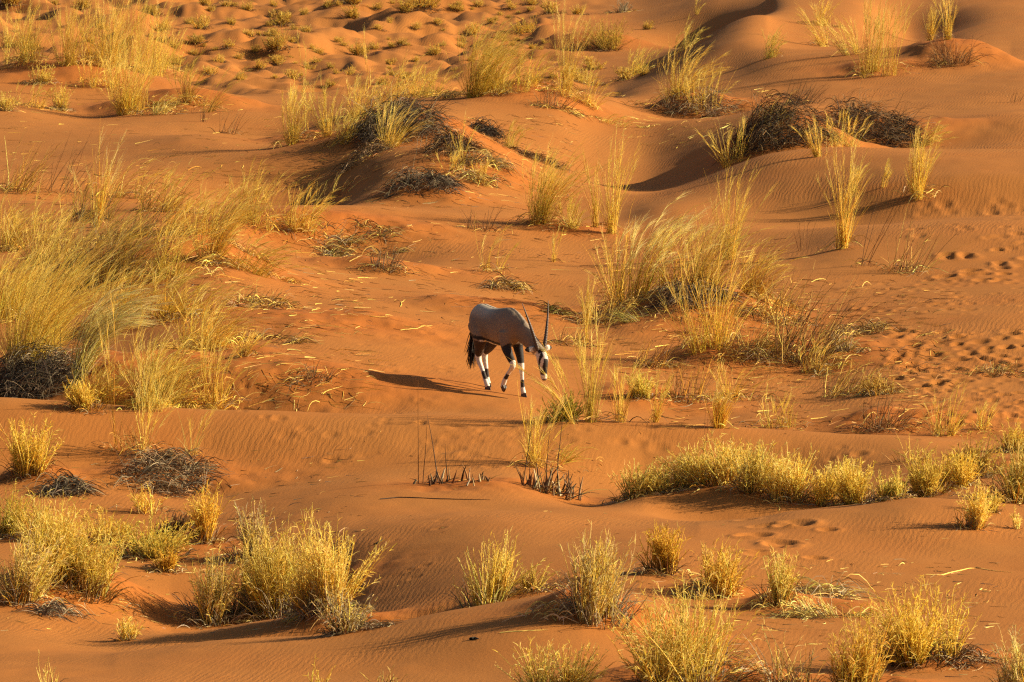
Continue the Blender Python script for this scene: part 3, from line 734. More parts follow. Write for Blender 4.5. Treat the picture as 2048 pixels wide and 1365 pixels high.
# --- the big left mass
tall('giant green gold clump at the left edge', 60,740,310,180, n=460, coh=.7, wind=.36, droop=.35, scol=('gold','straw','olive','straw'), tilt=.28, plume=9, thatch=100)
tall('arched cream plume bundle curving right from the giant clump', 150,770,265,95, n=170, r=.0068, coh=.92, lean=.12, wind=.62, droop=.95, scol=('pale','cream','straw'), plume=20, pcol=('cream','cream','pale'), leaf=.2, tilt=.1, thatch=0)
tall('golden thatch mass at the right foot of the giant clump', 345,803,150,200, n=330, coh=.6, wind=.5, droop=.6, scol=('gold','straw','amber','pale'), tilt=.6, plume=6, thatch=260, tcol=('gold','straw','amber','brown'))
tall('brown olive windswept grass behind the giant clump', 215,560,190,230, n=420, wind=.55, droop=.25, scol=('brown','olive','amber','grey'), tilt=.5, plume=8, pcol=('olive','straw','grey'), thatch=200, tcol=('brown','dark','straw'))
tall('tangled straw at the right end of the brown windswept grass', 425,525,150,100, n=170, wind=.35, droop=.4, scol=('amber','gold','straw','brown'), thatch=160)
tall('olive grass leaning right below the shaded left dune face', 515,452,120,120, n=120, wind=.4, droop=.3, scol=('olive','gold','straw'), tilt=.4, thatch=70)
tall('short brown grass on the slope under the shaded left dune face', 320,420,95,140, n=110, wind=.45, scol=('brown','olive','amber'), tilt=.5, plume=7, thatch=110)
tall('dark brown brush left of the olive leaning grass', 190,440,90,150, n=130, wind=.5, scol=('brown','dark','olive'), tilt=.5, plume=5, pcol=('brown','olive'), thatch=160, tcol=('dark','brown'))
tall('low amber grass sweeping right of the giant clump', 345,640,120,170, n=150, wind=.6, droop=.6, scol=('olive','amber','gold'), tilt=.55, plume=7, thatch=140)
tall('airy amber grass sweeping over the slope between the brown grass and olive grass', 400,470,120,170, n=80, wind=.5, droop=.4, scol=('amber','straw','olive','gold'), tilt=.45, plume=8, thatch=150)
tall('tangled dark olive grass just above the giant left clump', 120,520,150,200, n=200, wind=.5, droop=.4, scol=('olive','brown','straw'), tilt=.5, plume=6, thatch=120, tcol=('brown','dark','straw'))
tall('straw and amber grass left of the lone olive brown tuft', 390,700,150,160, n=170, wind=.6, droop=.7, scol=('gold','amber','straw'), tilt=.5, plume=6, thatch=200, tcol=('gold','straw','brown'))
tall('fine upright golden grass at the crest in front of the thatch mass', 310,818,110,120, n=120, wind=.2, droop=.4, scol=('gold','straw','pale'), tilt=.4, plume=6, thatch=160, tcol=('gold','straw'))
tall('thin straw spray on the bench right of the olive leaning grass', 600,455,110,100, n=60, wind=.4, droop=.3, scol=('straw','gold','amber'), tilt=.4, thatch=90)
dead('brown wiry stems on the slope below the pale bent bundle', 270,475,110,120, n=60, lean=.5, scol=('brown','dark','amber'), thatch=120)
dead('brown stems across the bench under the dark hollow face', 640,410,60,140, n=40, lean=.3, scol=('brown','straw','rust'), thatch=60)
tall('faint tall stalks in the haze left of the rust brown clump', 310,150,150,90, n=70, wind=.1, scol=('straw','gold','olive'), plume=7, tilt=.25, thatch=20)
tall('bright straw blades at the foot of the largest black heap', 1650,285,55,110, n=50, wind=.1, droop=.3, scol=('straw','pale','olive'), tilt=.5, thatch=60, tcol=('straw','pale','ash'))
tall('straw sprouting through the brown grey brush heap', 1400,225,95,120, n=70, wind=.25, droop=.4, scol=('straw','gold','amber'), tilt=.4, thatch=30)
tall('amber grass filling the right shoulder of the big grass mound', 1500,590,130,130, n=150, wind=.5, droop=.4, scol=('amber','gold','brown'), tilt=.5, plume=6, thatch=140)
tall('fine straw haze above the large central black heap', 745,225,90,120, n=90, wind=.3, droop=.4, scol=('straw','gold','amber'), tilt=.5, plume=7, thatch=90)
tall('straw tuft on the upper left crest right of the upright straw grass', 200,175,70,90, n=70, wind=.2, droop=.4, scol=('gold','amber','straw'), tilt=.4, thatch=90)
tall('wispy straw crowning the bank right of the lone tall plume', 860,195,75,110, n=90, wind=.35, droop=.4, scol=('straw','olive','gold'), tilt=.5, plume=8, thatch=90)
tall('straw clump on the slope between the round mound and the brown heap', 1275,150,70,80, n=60, wind=.3, droop=.4, scol=('straw','gold'), tilt=.4, thatch=60)
tall('leaning straw on the left of the upper right stand', 1665,95,80,70, n=46, wind=-.2, lean=-.3, scol=('straw','gold','amber'), tilt=.4, thatch=50)
tall('airy straw stalks above the golden thatch mass', 330,560,150,140, n=90, wind=.4, droop=.4, scol=('straw','gold','olive'), tilt=.4, plume=9, thatch=120)
tall('short wispy grass on the bank left of the arching gold straw', 690,285,75,80, n=60, wind=.3, droop=.5, scol=('straw','amber','gold'), tilt=.4, thatch=70)
dead('dry tangle of straw on the lower bank left of the big grass mound', 1210,640,60,120, n=60, lean=.4, tilt=.8, scol=('straw','brown','amber'), thatch=160)
dead('loose straw tangle on the slope under the amber clump', 1520,700,90,140, n=70, lean=.5, tilt=.7, scol=('straw','brown','amber'), thatch=200)
bush('straw tuft on the lower right slope above the sprawling dark twigs', 1760,790,60,80, n=60, scol=('straw','amber','brown'), thatch=120)
tall('short straw blades below the brown stem fan', 1640,745,80,110, n=50, wind=.4, droop=.5, scol=('straw','amber','brown'), tilt=.6, plume=4, thatch=160)
bush('tangled dry tuft between the brown stem fan and the hoof prints', 1690,700,46,90, n=60, scol=('straw','brown','ash'), thatch=150)
tall('thin straw stems in the middle of the lower right slope', 1480,800,95,110, n=34, wind=.2, droop=.3, scol=('straw','gold','amber'), tilt=.5, thatch=90)
tall('sparse straw on the slope at the right of the pale upright grass', 1960,860,60,80, n=24, wind=.2, scol=('straw','gold'), tilt=.5, thatch=40)
dead('brown stems on the slope above the greenish low tuft', 1300,735,70,90, n=40, lean=.3, scol=('brown','amber','rust'), thatch=110)
tall('straw grass along the crest top left of the hazy stalk mass', 25,128,120,80, n=70, wind=.15, scol=('straw','gold','olive'), tilt=.35, thatch=60)
tall('dense straw stalks between the top left clump and the hazy mass', 205,132,160,110, n=110, wind=.1, scol=('gold','straw','amber'), tilt=.22, plume=8, thatch=70)
tall('straw haze at the right flank of the hazy mass', 335,140,120,90, n=70, wind=.2, scol=('straw','olive','gold'), tilt=.3, thatch=40)
tall('drooping straw on the shaded face above the bare left dune', 60,215,60,90, n=50, wind=.3, droop=.6, scol=('straw','amber'), tilt=.5, thatch=80)
bush('pale straw bush filling the gap left of the wide golden bush', 492,1222,140,90, n=170, scol=('straw','pale','olive'), lcol=('grey','ash'))
bush('golden thatch tuft low in front of the bright golden bush', 612,1228,110,80, n=150, scol=('gold','straw'), lcol=('grey','ash'), thatch=120)
bush('gold bush between the largest left bush and the pale grey bush', 95,1165,140,100, n=170, scol=('gold','straw','pale'))
bush('straw tuft behind the largest left bush near the yellow green bush', 215,1085,70,90, n=110, scol=('straw','olive','gold'))
tall('straw and dead stalks along the broken bank left of the central heap', 700,240,80,100, n=70, wind=.3, droop=.4, scol=('straw','amber','gold'), tilt=.5, thatch=140, tcol=('dark','brown','straw'))
tall('wispy olive grass on the right shoulder of the central ridge', 1030,300,60,80, n=40, wind=.5, droop=.5, scol=('olive','straw'), tilt=.4, thatch=90, tcol=('dark','brown'))
tall('low straw at the crest left of the round central mound', 1020,188,70,100, n=70, wind=.4, droop=.4, scol=('straw','gold','olive'), tilt=.5, thatch=120)
dead('dead dark stems on the face of the round central mound', 1110,215,50,100, n=50, lean=.3, tilt=.9, scol=('dark','rust','brown'), thatch=140, tcol=('dark','brown','straw'))
heap('dark debris spilling down the right slope of the central mound', 950,325,40,140, n=300, tcol=('dark','brown','grey','straw'), depth=1.2)
heap('straw and dark debris along the bench left of the centre slope', 740,505,22,170, n=240, tcol=('dark','brown','straw','grey'), depth=.8)
dead('dry tangle on the slope right of the giant clump mass', 530,610,40,160, n=50, lean=.6, tilt=.8, scol=('straw','brown','dark'), thatch=200)
dead('broken stems on the slope above the lone olive brown tuft', 560,680,30,150, n=30, lean=.7, tilt=.8, scol=('straw','brown','dark'), thatch=120)
tall('low gold straw at the crest between the black thatch and the golden thatch mass', 215,806,90,120, n=150, wind=.4, droop=.6, scol=('gold','straw','amber'), tilt=.6, plume=4, thatch=180, tcol=('gold','straw','amber'))
tall('wispy amber spray at the top of the brown windswept grass', 330,470,120,150, n=80, wind=.6, droop=.3, lean=.15, scol=('straw','amber','olive'), tilt=.4, thatch=120)
tall('airy olive stalks on the bare slope left of the shaded left dune face', 255,395,110,120, n=40, wind=.45, droop=.3, lean=.2, scol=('olive','straw','brown'), tilt=.4, thatch=60)
tall('thin straw sweeping right at the end of the tangled straw', 500,545,90,130, n=60, wind=.7, droop=.5, lean=.4, scol=('straw','amber','gold'), tilt=.5, thatch=140)
dead('loose brown stems spreading down the slope right of the brown gold grass', 1545,640,110,130, n=60, lean=.5, scol=('brown','straw','amber'), tilt=.5, thatch=140)
tall('straw and blackish green blades draped over the largest black heap', 1540,255,70,130, n=60, wind=.3, droop=.8, scol=('straw','olive','grey'), tilt=.7, plume=3, thatch=60, tcol=('dark','straw','olive'))
heap('matted dark stems on the left face of the central mound', 730,315,40,90, n=200, tcol=('dark','brown','grey'), depth=.9)
tall('continuous straw fringe along the ridge between the windswept clump and the tall stalks', 1060,168,80,110, n=70, wind=.4, droop=.3, scol=('straw','gold','olive'), tilt=.5, thatch=60)
tall('dense gold grass running off the left edge behind the giant clump', -8,640,190,150, n=300, coh=.6, wind=.45, droop=.4, scol=('gold','straw','olive'), tilt=.4, plume=7, thatch=120)
tall('low tangled straw at the left edge under the fan of brown stems', 20,500,110,150, n=180, wind=.5, droop=.5, scol=('straw','amber','brown','olive'), tilt=.5, plume=5, thatch=180)
tall('tangled amber straw filling the middle of the big left grass bank', 250,650,150,200, n=280, coh=.4, wind=.5, droop=.5, scol=('amber','gold','straw','olive'), tilt=.5, plume=5, thatch=240, tcol=('straw','amber','brown'))
heap('black thatch under the giant clump at the left edge', 62,772,130,165, n=800, tcol=('soot','dark','dark','grey','ash'), depth=.75)
bush('fine gold tuft behind the crest right of the black thatch', 175,820,75,80, n=140, scol=('gold','straw','olive'), thatch=40)
tall('open fan of stalks right of the golden thatch mass', 425,818,165,90, n=44, wind=.2, tilt=.32, scol=('gold','straw','amber'), thatch=60)
tall('olive brown tuft alone on sand right of the golden thatch', 488,712,55,56, n=60, wind=.35, scol=('olive','brown','amber'), thatch=40)
dead('thin dark sticks left of the lone olive brown tuft', 440,690,70,50, n=12, lean=.3, thatch=12)
dead('small broken twigs on the sand left of the oryx shadow', 620,762,36,120, n=34, lean=.3, tilt=.9, scol=('dark','brown'), thatch=50)
# --- foreground left
tall('very tall single straw in front of the left crest', 232,905,320,14, n=4, wind=-.03, lean=-.04, leaf=.5, plume=12, tilt=.03, thatch=0)
tall('thin straw group behind the grey twig heap', 285,905,120,120, n=30, wind=.1, tilt=.35, thatch=60, scol=('straw','amber','brown'))
tall('two pale stalks right of the thin straw group', 385,912,115,30, n=8, wind=.12, lean=.1, scol=('pale','straw'), thatch=10)
bush('feathery golden bush on the low mound at left', 58,945,115,84, n=150, scol=('gold','straw','olive'), tcol=('dark','brown'))
heap('grey twig heap on the foreground left mound', 335,955,62,190, n=420, tcol=('dark','brown','grey','grey'), length=.4)
heap('dark dead brush right of the feathery golden bush', 120,985,55,90, n=240, tcol=('dark','soot','grey'), length=.3)
bush('yellow green bush cut by the left edge', 8,1075,110,90, n=130, scol=('gold','olive','green'))
bush('largest golden bush on the left foreground mound', 150,1172,175,180, n=380, scol=('gold','straw','pale','olive'), lcol=('brown','grey','amber'))
bush('golden bush behind the largest left bush', 95,1090,90,110, n=150, scol=('gold','straw'))
bush('pale grey bush left of the largest left bush', 35,1200,165,110, n=190, scol=('straw','ash','olive','pale'))
bush('low green tinged tuft row behind the left foreground mound', 300,1112,80,190, n=230, scol=('green','olive','straw','gold'), tcol=('straw','grey'))
bush('upright amber bush right of the shaded brush', 408,1086,125,62, n=150, scol=('gold','amber','straw'), up=.5)
bush('dark leafless brush in shade behind the green tinged row', 345,1068,48,90, n=110, scol=('rust','brown','dark'), lcol=('dark','rust'), tcol=('dark',))
bush('sparse pale wisps above the shaded brush', 300,1025,60,90, n=34, scol=('straw','gold'), thatch=10)
bush('small amber tuft on sand between the left bushes', 328,1142,56,56, n=70, scol=('gold','amber'))
bush('grey gold bush left of the wide foreground bush', 425,1244,140,130, n=230, scol=('straw','ash','olive','pale'), lcol=('grey','ash'), up=.3)
bush('wide golden bush in the left foreground', 565,1222,195,175, n=420, scol=('gold','straw','pale','olive'), lcol=('grey','ash'), up=.3)
bush('bright golden bush right end of the wide foreground bush', 650,1222,205,110, n=240, scol=('gold','straw','pale'))
bush('brownish thin bush behind the wide foreground bush', 490,1118,100,96, n=100, scol=('brown','ash','straw'), up=.3)
bush('grey low bush at the foreground crest below the wide bush', 690,1266,85,100, n=150, scol=('ash','straw','grey'), lcol=('grey','brown'), tcol=('grey','ash','brown'), thatch=160)
bush('small round bright tuft alone on the bottom left sand', 255,1281,50,52, n=85, scol=('gold','pale','straw'), twigs=3, thatch=8)
heap('little pile of grey twigs under the largest left bush', 110,1228,34,90, n=90, tcol=('dark','grey','ash'), length=.3)
# --- foreground centre
place('dead_stump_row', 'dead stems', G_D, 'row of short dark stumps with tall thin stems on open sand', 880,966,46,120, stumps, n=17, tall=[(-.28,1.35,.0),(-.22,.75,.06),(.10,.5,-.12),(-.02,.9,-.15)])
place('dead_stump_row', 'dead stems', G_D, 'broken dark stump clump right of the short stump row', 1105,985,70,130, stumps, n=54, tall=[(-.38,.85,.12),(-.1,.8,.12),(.05,1.0,.06)])
place('dead_stump_row', 'dead stems', G_D, 'tiny straw stumps between the two dark stump groups', 955,966,26,50, stumps, n=12)
bush('spiky straw tuft standing alone in the centre foreground', 972,1207,155,125, n=150, scol=('straw','gold','pale'), lcol=('straw','grey'), twigs=3, tang=.22, stiff=.8, up=.2, tw=.08, thatch=20)
bush('tall stemmy tuft on the foreground mound with long shadow', 1195,1232,205,165, n=300, scol=('straw','pale','gold','ash'), lcol=('ash','grey'), twigs=4, tang=.35, up=.5, thatch=90)
bush('small stub tuft between the spiky and stemmy tufts', 1070,1182,75,90, n=70, scol=('straw','brown','olive'), twigs=3)
bush('amber tuft behind the stemmy tuft', 1322,1148,112,80, n=160, scol=('amber','gold','gold'), lcol=('rust','brown'), up=.3)
bush('golden tuft with flattened straw in the right foreground', 1430,1186,105,110, n=140, scol=('gold','straw','amber'), thatch=220, tcol=('pale','straw','ash'))
bush('thin upright straw tuft right of the flattened straw', 1556,1205,120,84, n=80, scol=('straw','pale','olive'), thatch=60, up=.5, tcol=('pale','straw'))
dead('lying straw bundle trailing right of the thin upright tuft', 1640,1232,52,130, n=70, lean=-.7, tilt=.5, scol=('straw','pale','ash'), thatch=140, tcol=('straw','pale','grey'))
heap('grey straw bundle lying on sand', 1655,1192,18,100, n=90, tcol=('straw','ash','grey'), length=.5)
bush('large spreading bush at the bottom right of centre', 1375,1385,215,230, n=270, scol=('gold','straw','olive','pale'), lcol=('grey','ash','dark'), twigs=6, tilt=.85, thatch=120)
bush('half hidden pale bush at the bottom edge', 1105,1395,110,150, n=190, scol=('straw','pale','gold'), twigs=4)
bush('gold stemmy bush at the bottom right', 1712,1385,160,110, n=150, scol=('gold','straw','amber'), up=.4)
bush('tall bush with black base in the bottom right', 1850,1322,175,180, n=250, scol=('gold','straw','olive'), lcol=('dark','brown','dark'), twigs=5, tilt=.75, thatch=240, tcol=('dark','soot','brown','ash'))
bush('pale bush in the bottom right corner', 2035,1388,140,100, n=130, scol=('straw','pale','ash'))
bush('thin bare stems along the bottom edge right of the spreading bush', 1575,1388,120,150, n=46, scol=('straw','ash','brown'), twigs=2, tang=.25, thatch=30)
bush('few short stems at the bottom left edge', 105,1378,80,90, n=12, scol=('straw','pale'), twigs=1, thatch=0)
bush('few short stems at the bottom edge under the bright bush', 640,1380,70,70, n=12, scol=('straw','gold'), twigs=2, thatch=0)
bush('faint stems at the bottom edge left of the half hidden bush', 770,1378,70,100, n=14, scol=('straw','brown'), twigs=1, thatch=0)
# --- right foreground crest
bush('pale spiky tuft at the left end of the right tuft row', 1268,996,75,100, n=120, scol=('straw','pale','olive'))
bush('tallest bright tuft of the right tuft row, on the crest', 1440,968,115,130, n=230, scol=('straw','gold','pale'))
bush('grey gold tuft left of the tallest tuft in the row', 1375,975,75,80, n=120, scol=('straw','ash','olive'))
bush('dense tuft right of the tallest tuft in the row', 1512,980,100,110, n=220, scol=('straw','gold','pale'))
bush('rounded bright tuft where the row dips behind the near crest', 1580,1000,110,100, n=210, scol=('gold','pale','straw'))
bush('low tuft in the dip of the right tuft row', 1650,1008,70,80, n=120, scol=('straw','gold'))
bush('golden tuft standing behind the near crest of the row', 1722,1008,90,84, n=160, scol=('gold','straw','olive'))
bush('green tinged tuft on the right of the dip', 1785,1000,65,70, n=100, scol=('olive','green','straw'))
bush('wide straw tuft before the dark one at far right', 1850,992,95,110, n=190, scol=('straw','gold','olive'))
bush('pale gap filling tuft between the tallest and the rounded tufts', 1475,958,85,110, n=170, scol=('straw','pale','gold'))
bush('low pale fringe along the left end of the crest row', 1330,985,60,90, n=130, scol=('straw','pale','olive'))
bush('soft straw tuft between the golden tuft and the dip of the row', 1690,990,70,80, n=130, scol=('straw','pale'))
bush('straw tuft linking the wide one to the pale right edge tuft', 1905,975,80,90, n=150, scol=('straw','gold','olive'))
bush('dark olive tuft behind the far right tufts', 1955,955,85,80, n=160, scol=('olive','brown','gold'))
bush('largest pale tuft at the right edge of the row', 2020,1005,130,120, n=240, scol=('straw','pale','olive'))
bush('upright tuft in front of the row with its own shadow', 1940,1056,90,70, n=120, scol=('gold','straw','pale'), thatch=20)
bush('little tuft beside the upright front tuft', 1978,1024,50,44, n=60, scol=('gold','straw'), thatch=10)
bush('pale bush at the right edge behind the row', 2030,905,70,70, n=110, scol=('straw','gold'))
bush('thin straw wisps rising behind the right tuft row', 1830,925,70,120, n=24, scol=('straw','gold'), twigs=2, thatch=0)
bush('faint pale wisp on the sand at the far right', 2028,1058,40,30, n=14, scol=('straw','pale'), thatch=0)
tall('tall thin dark stalk standing in the tallest right tuft', 1408,965,190,8, n=2, wind=.0, scol=('rust','brown'), plume=0, leaf=0, tilt=.02, thatch=0)

# --- far plain: small tufts on their hummocks (one built, the rest copied)
far = []
p0 = hit(420, 120)[0]
protos = []
for k in range(5):
    ms = bush_tuft(Vector((0, 230, float(gz(0, 230)))), .44, .62, 70, scol=('straw','olive','amber','brown'), lcol=('dark','brown','grey'), thatch=60, tcol=('dark','brown'), r=.007, tw=.13)
    protos.append(ms)
FAR_LABEL = 'small shadowed straw tuft among the many dotting the far hummock plain'
GF = 'small tufts on the far plain'
spots_far = [(415,12,36),(495,22,30),(400,58,40),(398,86,34),(455,98,30),(560,52,44),(555,100,60),(590,60,20),(615,65,24),(705,36,34),(760,62,22),
             (718,112,40),(765,170,26),(640,110,24),(520,140,30),(590,160,34),(660,175,26),(480,160,24),(845,18,50),(820,25,44),(880,50,26),(870,110,36),
             (940,70,34),(920,96,26),(160,18,40),(15,14,60),(110,10,26),(25,95,40),(70,100,30),(1020,22,22),(1105,28,40),(1160,30,30),(700,150,26),(500,75,26),(545,15,24),
             (560,130,30),(460,50,24),(655,15,24),(700,8,40),(1300,60,24),(1255,160,40),(1290,150,30),(1190,140,44),(420,150,34),(330,60,30),(310,30,34),(345,95,26),
             (620,140,22),(675,85,22),(745,100,22),(780,130,26),(805,90,22),(830,60,22),(610,30,22),(580,85,20),(535,70,22),(480,120,22),(440,125,24),(390,110,24),(515,105,20),
             (360,130,30),(455,15,22),(750,20,24),(960,15,24),(1060,10,26),(210,60,28),(180,85,24)]
spots_far += [(float(u), float(v), float(w_)) for u, v, w_ in zip(rng.uniform(340, 1120, 70), rng.uniform(0, 165, 70), rng.uniform(10, 22, 70))]
FAR_NAMED = {(705,36): 'round far plain tuft left of the lone tall plume stalk, near the top edge',
 (560,52): 'far plain tuft straight above the clump with white curled straw',
 (555,100): 'largest golden tuft in the middle of the far plain',
 (845,18): 'wide tuft at the top edge above the large windswept clump',
 (15,14): 'dark tuft in the top left corner behind the pale tall grass',
 (1255,160): 'round tuft in the hollow left of the clump with drooping plumes',
 (1190,140): 'tuft in front of the wide dark shrub in the shaded hollow',
 (718,112): 'far plain tuft close beside the lone tall plume stalk',
 (940,70): 'tuft just behind the top of the large windswept clump',
 (1300,60): 'little tuft on the slope under the shaded dune edge',
 (1105,28): 'tuft at the top edge between the dark low shrub and the grey shrub',
 (495,22): 'small tuft near the top edge right of the hazy stalk mass'}
for i, (px, py, hp) in enumerate(spots_far):
    p = hit(px, py)[0]
    o = root('small_straw_tuft', (p[0], p[1], p[2] - .03), FAR_NAMED.get((px, py), FAR_LABEL), 'grass tuft', GF)
    s = hp * p[1] / FPX / .5 * rng.uniform(.85, 1.1)
    o.scale = (s * rng.uniform(1.0, 1.5), s * 1.1, s * .9)
    o.rotation_euler = (0, 0, rng.uniform(0, 6.28))
    for nm, me in protos[i % 5]: part(nm, me, o)

# --- loose straw and twigs lying about
DB = ('dark','brown','rust','straw','grey')
litter('loose dark and pale straw scattered over the central mound slope', [(720,1150,230,420)], 714, 0.07, 0.32, DB)
litter('loose straw scattered on the centre slope above the oryx', [(560,1200,440,660)], 544, 0.07, 0.35, DB)
litter('loose straw scattered over the lower right slope', [(1300,1900,560,860)], 1400, 0.07, 0.39, ('straw','brown','rust','dark','brown'))
litter('loose straw around the big left grass mass', [(330,740,540,820)], 714, 0.07, 0.42, ('straw','brown','dark','amber','pale'))
litter('loose straw below the upper left dune', [(0,720,190,330)], 272, 0.07, 0.35, ('straw','amber','brown'))
litter('loose straw around the right foreground bushes', [(1230,2000,1120,1365)], 612, 0.03, 0.21, ('pale','straw','ash','brown'))
litter('loose twigs around the left foreground bushes', [(0,720,900,1270)], 561, 0.03, 0.21, ('brown','straw','dark','ash'))
litter('loose pale straw on the right dune crest', [(1240,1560,180,300)], 272, 0.07, 0.35, ('straw','pale','brown'))
litter('loose straw across the brown slope under the left dune face', [(0,640,330,540)], 646, 0.07, 0.42, ('straw','brown','dark','amber'))
litter('loose straw on the big grass mound', [(1180,1560,480,760)], 612, 0.07, 0.35, ('straw','brown','amber','dark'))
litter('few dry flecks on the open foreground sand', [(700,2040,860,1180)], 102, 0.02, 0.08, ('brown','pale','dark'))

# --- single sticks on the sand
def stick(label, pts, rad, names):
    P = hit([p[0] for p in pts], [p[1] for p in pts]); P[:, 2] += rad * .6
    k = np.linspace(0, len(pts) - 1, 14)
    Q = np.stack([np.interp(k, np.arange(len(pts)), P[:, i]) for i in range(3)], -1)
    Q[:, :2] += rng.normal(0, .006, (14, 2)); Q[:, 2] = np.maximum(gz(Q[:, 0], Q[:, 1]) + rad * .5, Q[:, 2])
    c = Q.mean(0)
    o = bpy.data.objects.new('fallen_stick', tube_mesh('fallen_stick', [((Q - c)[None], np.array([rad]), cols(1, names, .05), 6)], M_WOOD))
    o.location = tuple(c); COL.objects.link(o); o['label'] = label; o['category'] = 'stick'; o['group'] = 'sticks lying on the sand'
stick('long thin dark stick lying on sand below the stump row', [(760,1000),(800,996),(870,999),(930,1000),(980,1001)], .009, ('dark',))
stick('pale straw stick lying on the sand left of the oryx', [(800,662),(835,658),(865,652)], .0065, ('straw',))
stick('tiny dark curved stick on the centre foreground sand', [(748,1090),(758,1088),(766,1080)], .012, ('dark',))
stick('knotted pale branch lying on the right foreground sand', [(1850,1151),(1880,1152),(1910,1144),(1950,1136),(1985,1143),(2025,1146)], .0075, ('straw',))
stick('bent pale straw standing out on the slope left of the oryx back', [(801,615),(803,606),(810,600)], .006, ('straw',))
stick('dark curved stick on the sand below the long shadow', [(940,1281),(950,1279),(957,1281)], .018, ('soot',))
stick('pale straw lying across the slope under the foreground mound', [(998,1268),(1050,1264),(1095,1262)], .008, ('straw',))

# ------------------------------------------------------------------ the oryx: one lofted body, remeshed to a single skin
def hide_mat(name, rough=.7, attr=True, c=(0.02, 0.02, 0.02)):
    m, nt, ns, ls = new_mat(name)
    bs = N(ns, 'ShaderNodeBsdfPrincipled', Roughness=rough)
    bs.inputs['Specular IOR Level'].default_value = .3
    geo = N(ns, 'ShaderNodeTexCoord')
    no = N(ns, 'ShaderNodeTexNoise', Scale=60.0, Detail=3.0)
    mpn = N(ns, 'ShaderNodeMapping'); mpn.inputs['Scale'].default_value = (.35, 1, 1)
    ls.new(geo.outputs['Object'], mpn.inputs['Vector']); ls.new(mpn.outputs['Vector'], no.inputs['Vector'])
    hs = N(ns, 'ShaderNodeHueSaturation')
    mr = N(ns, 'ShaderNodeMapRange'); mr.inputs['To Min'].default_value = .75; mr.inputs['To Max'].default_value = 1.25
    ls.new(no.outputs['Fac'], mr.inputs['Value']); ls.new(mr.outputs['Result'], hs.inputs['Value'])
    if attr:
        at = N(ns, 'ShaderNodeAttribute', attribute_name='col'); ls.new(at.outputs['Color'], hs.inputs['Color'])
    else:
        hs.inputs['Color'].default_value = (*c, 1)
    ls.new(hs.outputs['Color'], bs.inputs['Base Color'])
    bp = N(ns, 'ShaderNodeBump', Distance=.004, Strength=.5); ls.new(no.outputs['Fac'], bp.inputs['Height']); ls.new(bp.outputs['Normal'], bs.inputs['Normal'])
    o = N(ns, 'ShaderNodeOutputMaterial'); ls.new(bs.outputs[0], o.inputs['Surface'])
    return m

ORX = hit(991, 781)[0]
HEAD_ANG = math.radians(-55)
def o2w(v):
    c, s = math.cos(HEAD_ANG), math.sin(HEAD_ANG)
    return ORX[0] + v[0] * c - v[1] * s, ORX[1] + v[0] * s + v[1] * c
def leg_fit(pts):
    """shift a leg's stations so its hoof meets the sand under it"""
    x, y = o2w(pts[-1]); dz = float(gz(x, y)) - ORX[2]
    return [(p[0], p[1], p[2] + dz * max(0, 1 - p[2] / .75)) for p in pts]
LEGS = {
 'hl': (leg_fit([(-.32,.10,.93), (-.24,.145,.72), (-.33,.125,.57), (-.43,.115,.455), (-.39,.11,.28), (-.36,.11,.11), (-.33,.11,.035)]), (.16,.115,.078,.050,.034,.038,.042)),
 'hr': (leg_fit([(-.32,-.10,.93), (-.18,-.145,.72), (-.21,-.13,.57), (-.255,-.12,.45), (-.15,-.12,.27), (-.06,-.12,.11), (-.015,-.12,.035)]), (.16,.115,.078,.050,.034,.038,.042)),
 'fl': (leg_fit([(.40,.09,.88), (.38,.115,.70), (.43,.115,.55), (.475,.11,.40), (.495,.11,.25), (.51,.11,.105), (.54,.11,.035)]), (.13,.092,.062,.047,.031,.037,.041)),
 'fr': (leg_fit([(.40,-.09,.88), (.42,-.115,.70), (.51,-.12,.56), (.60,-.12,.435), (.50,-.12,.32), (.405,-.12,.205), (.345,-.12,.085)]), (.13,.092,.062,.047,.031,.037,.041)),
}
bmo = bmesh.new()
def loft(stations, seg=18):
    """stations: (centre, side radius, other radius); closed tube round the path"""
    c = [Vector(s[0]) for s in stations]; rings = []
    for i, s in enumerate(stations):
        t = (c[min(i + 1, len(c) - 1)] - c[max(i - 1, 0)]).normalized()
        sd = Vector((0, 1, 0)); sd = (sd - t * sd.dot(t)).normalized(); up = t.cross(sd)
        rings.append([bmo.verts.new(c[i] + sd * (s[1] * math.cos(a)) + up * (s[2] * math.sin(a)))
                      for a in (2 * math.pi * k / seg for k in range(seg))])
    for a, b in zip(rings[:-1], rings[1:]):
        for k in range(seg): bmo.faces.new((a[k], a[(k + 1) % seg], b[(k + 1) % seg], b[k]))
    bmo.faces.new(rings[0][::-1]); bmo.faces.new(rings[-1])
def dense(pts, rad, n=20):
    k = np.arange(len(pts)); q = np.linspace(0, len(pts) - 1, n)
    P = pchip(k, np.array(pts), q); Rr = pchip(k, np.array(rad), q)
    return P, Rr
TORSO = [((-.63,0,.98),.05,.09), ((-.605,0,.98),.12,.16), ((-.53,0,.965),.185,.225), ((-.42,0,.95),.205,.252), ((-.27,0,.925),.215,.262),
         ((-.08,0,.895),.235,.275), ((.12,0,.89),.238,.288), ((.28,0,.905),.215,.30), ((.38,0,.92),.19,.30), ((.48,0,.915),.165,.26), ((.56,0,.90),.125,.20), ((.61,0,.89),.07,.11)]
HX, HYO, HZ = .085, .09, -.045           # the head is carried a little to the animal's left
NECK = [((.36,0,1.03),.12,.19), ((.50,.01,.965),.115,.185), ((.64,.03,.885),.10,.155), ((.79,.055,.77),.085,.125), ((.92,.085,.665),.075,.10), ((.955,.085,.63),.06,.08)]
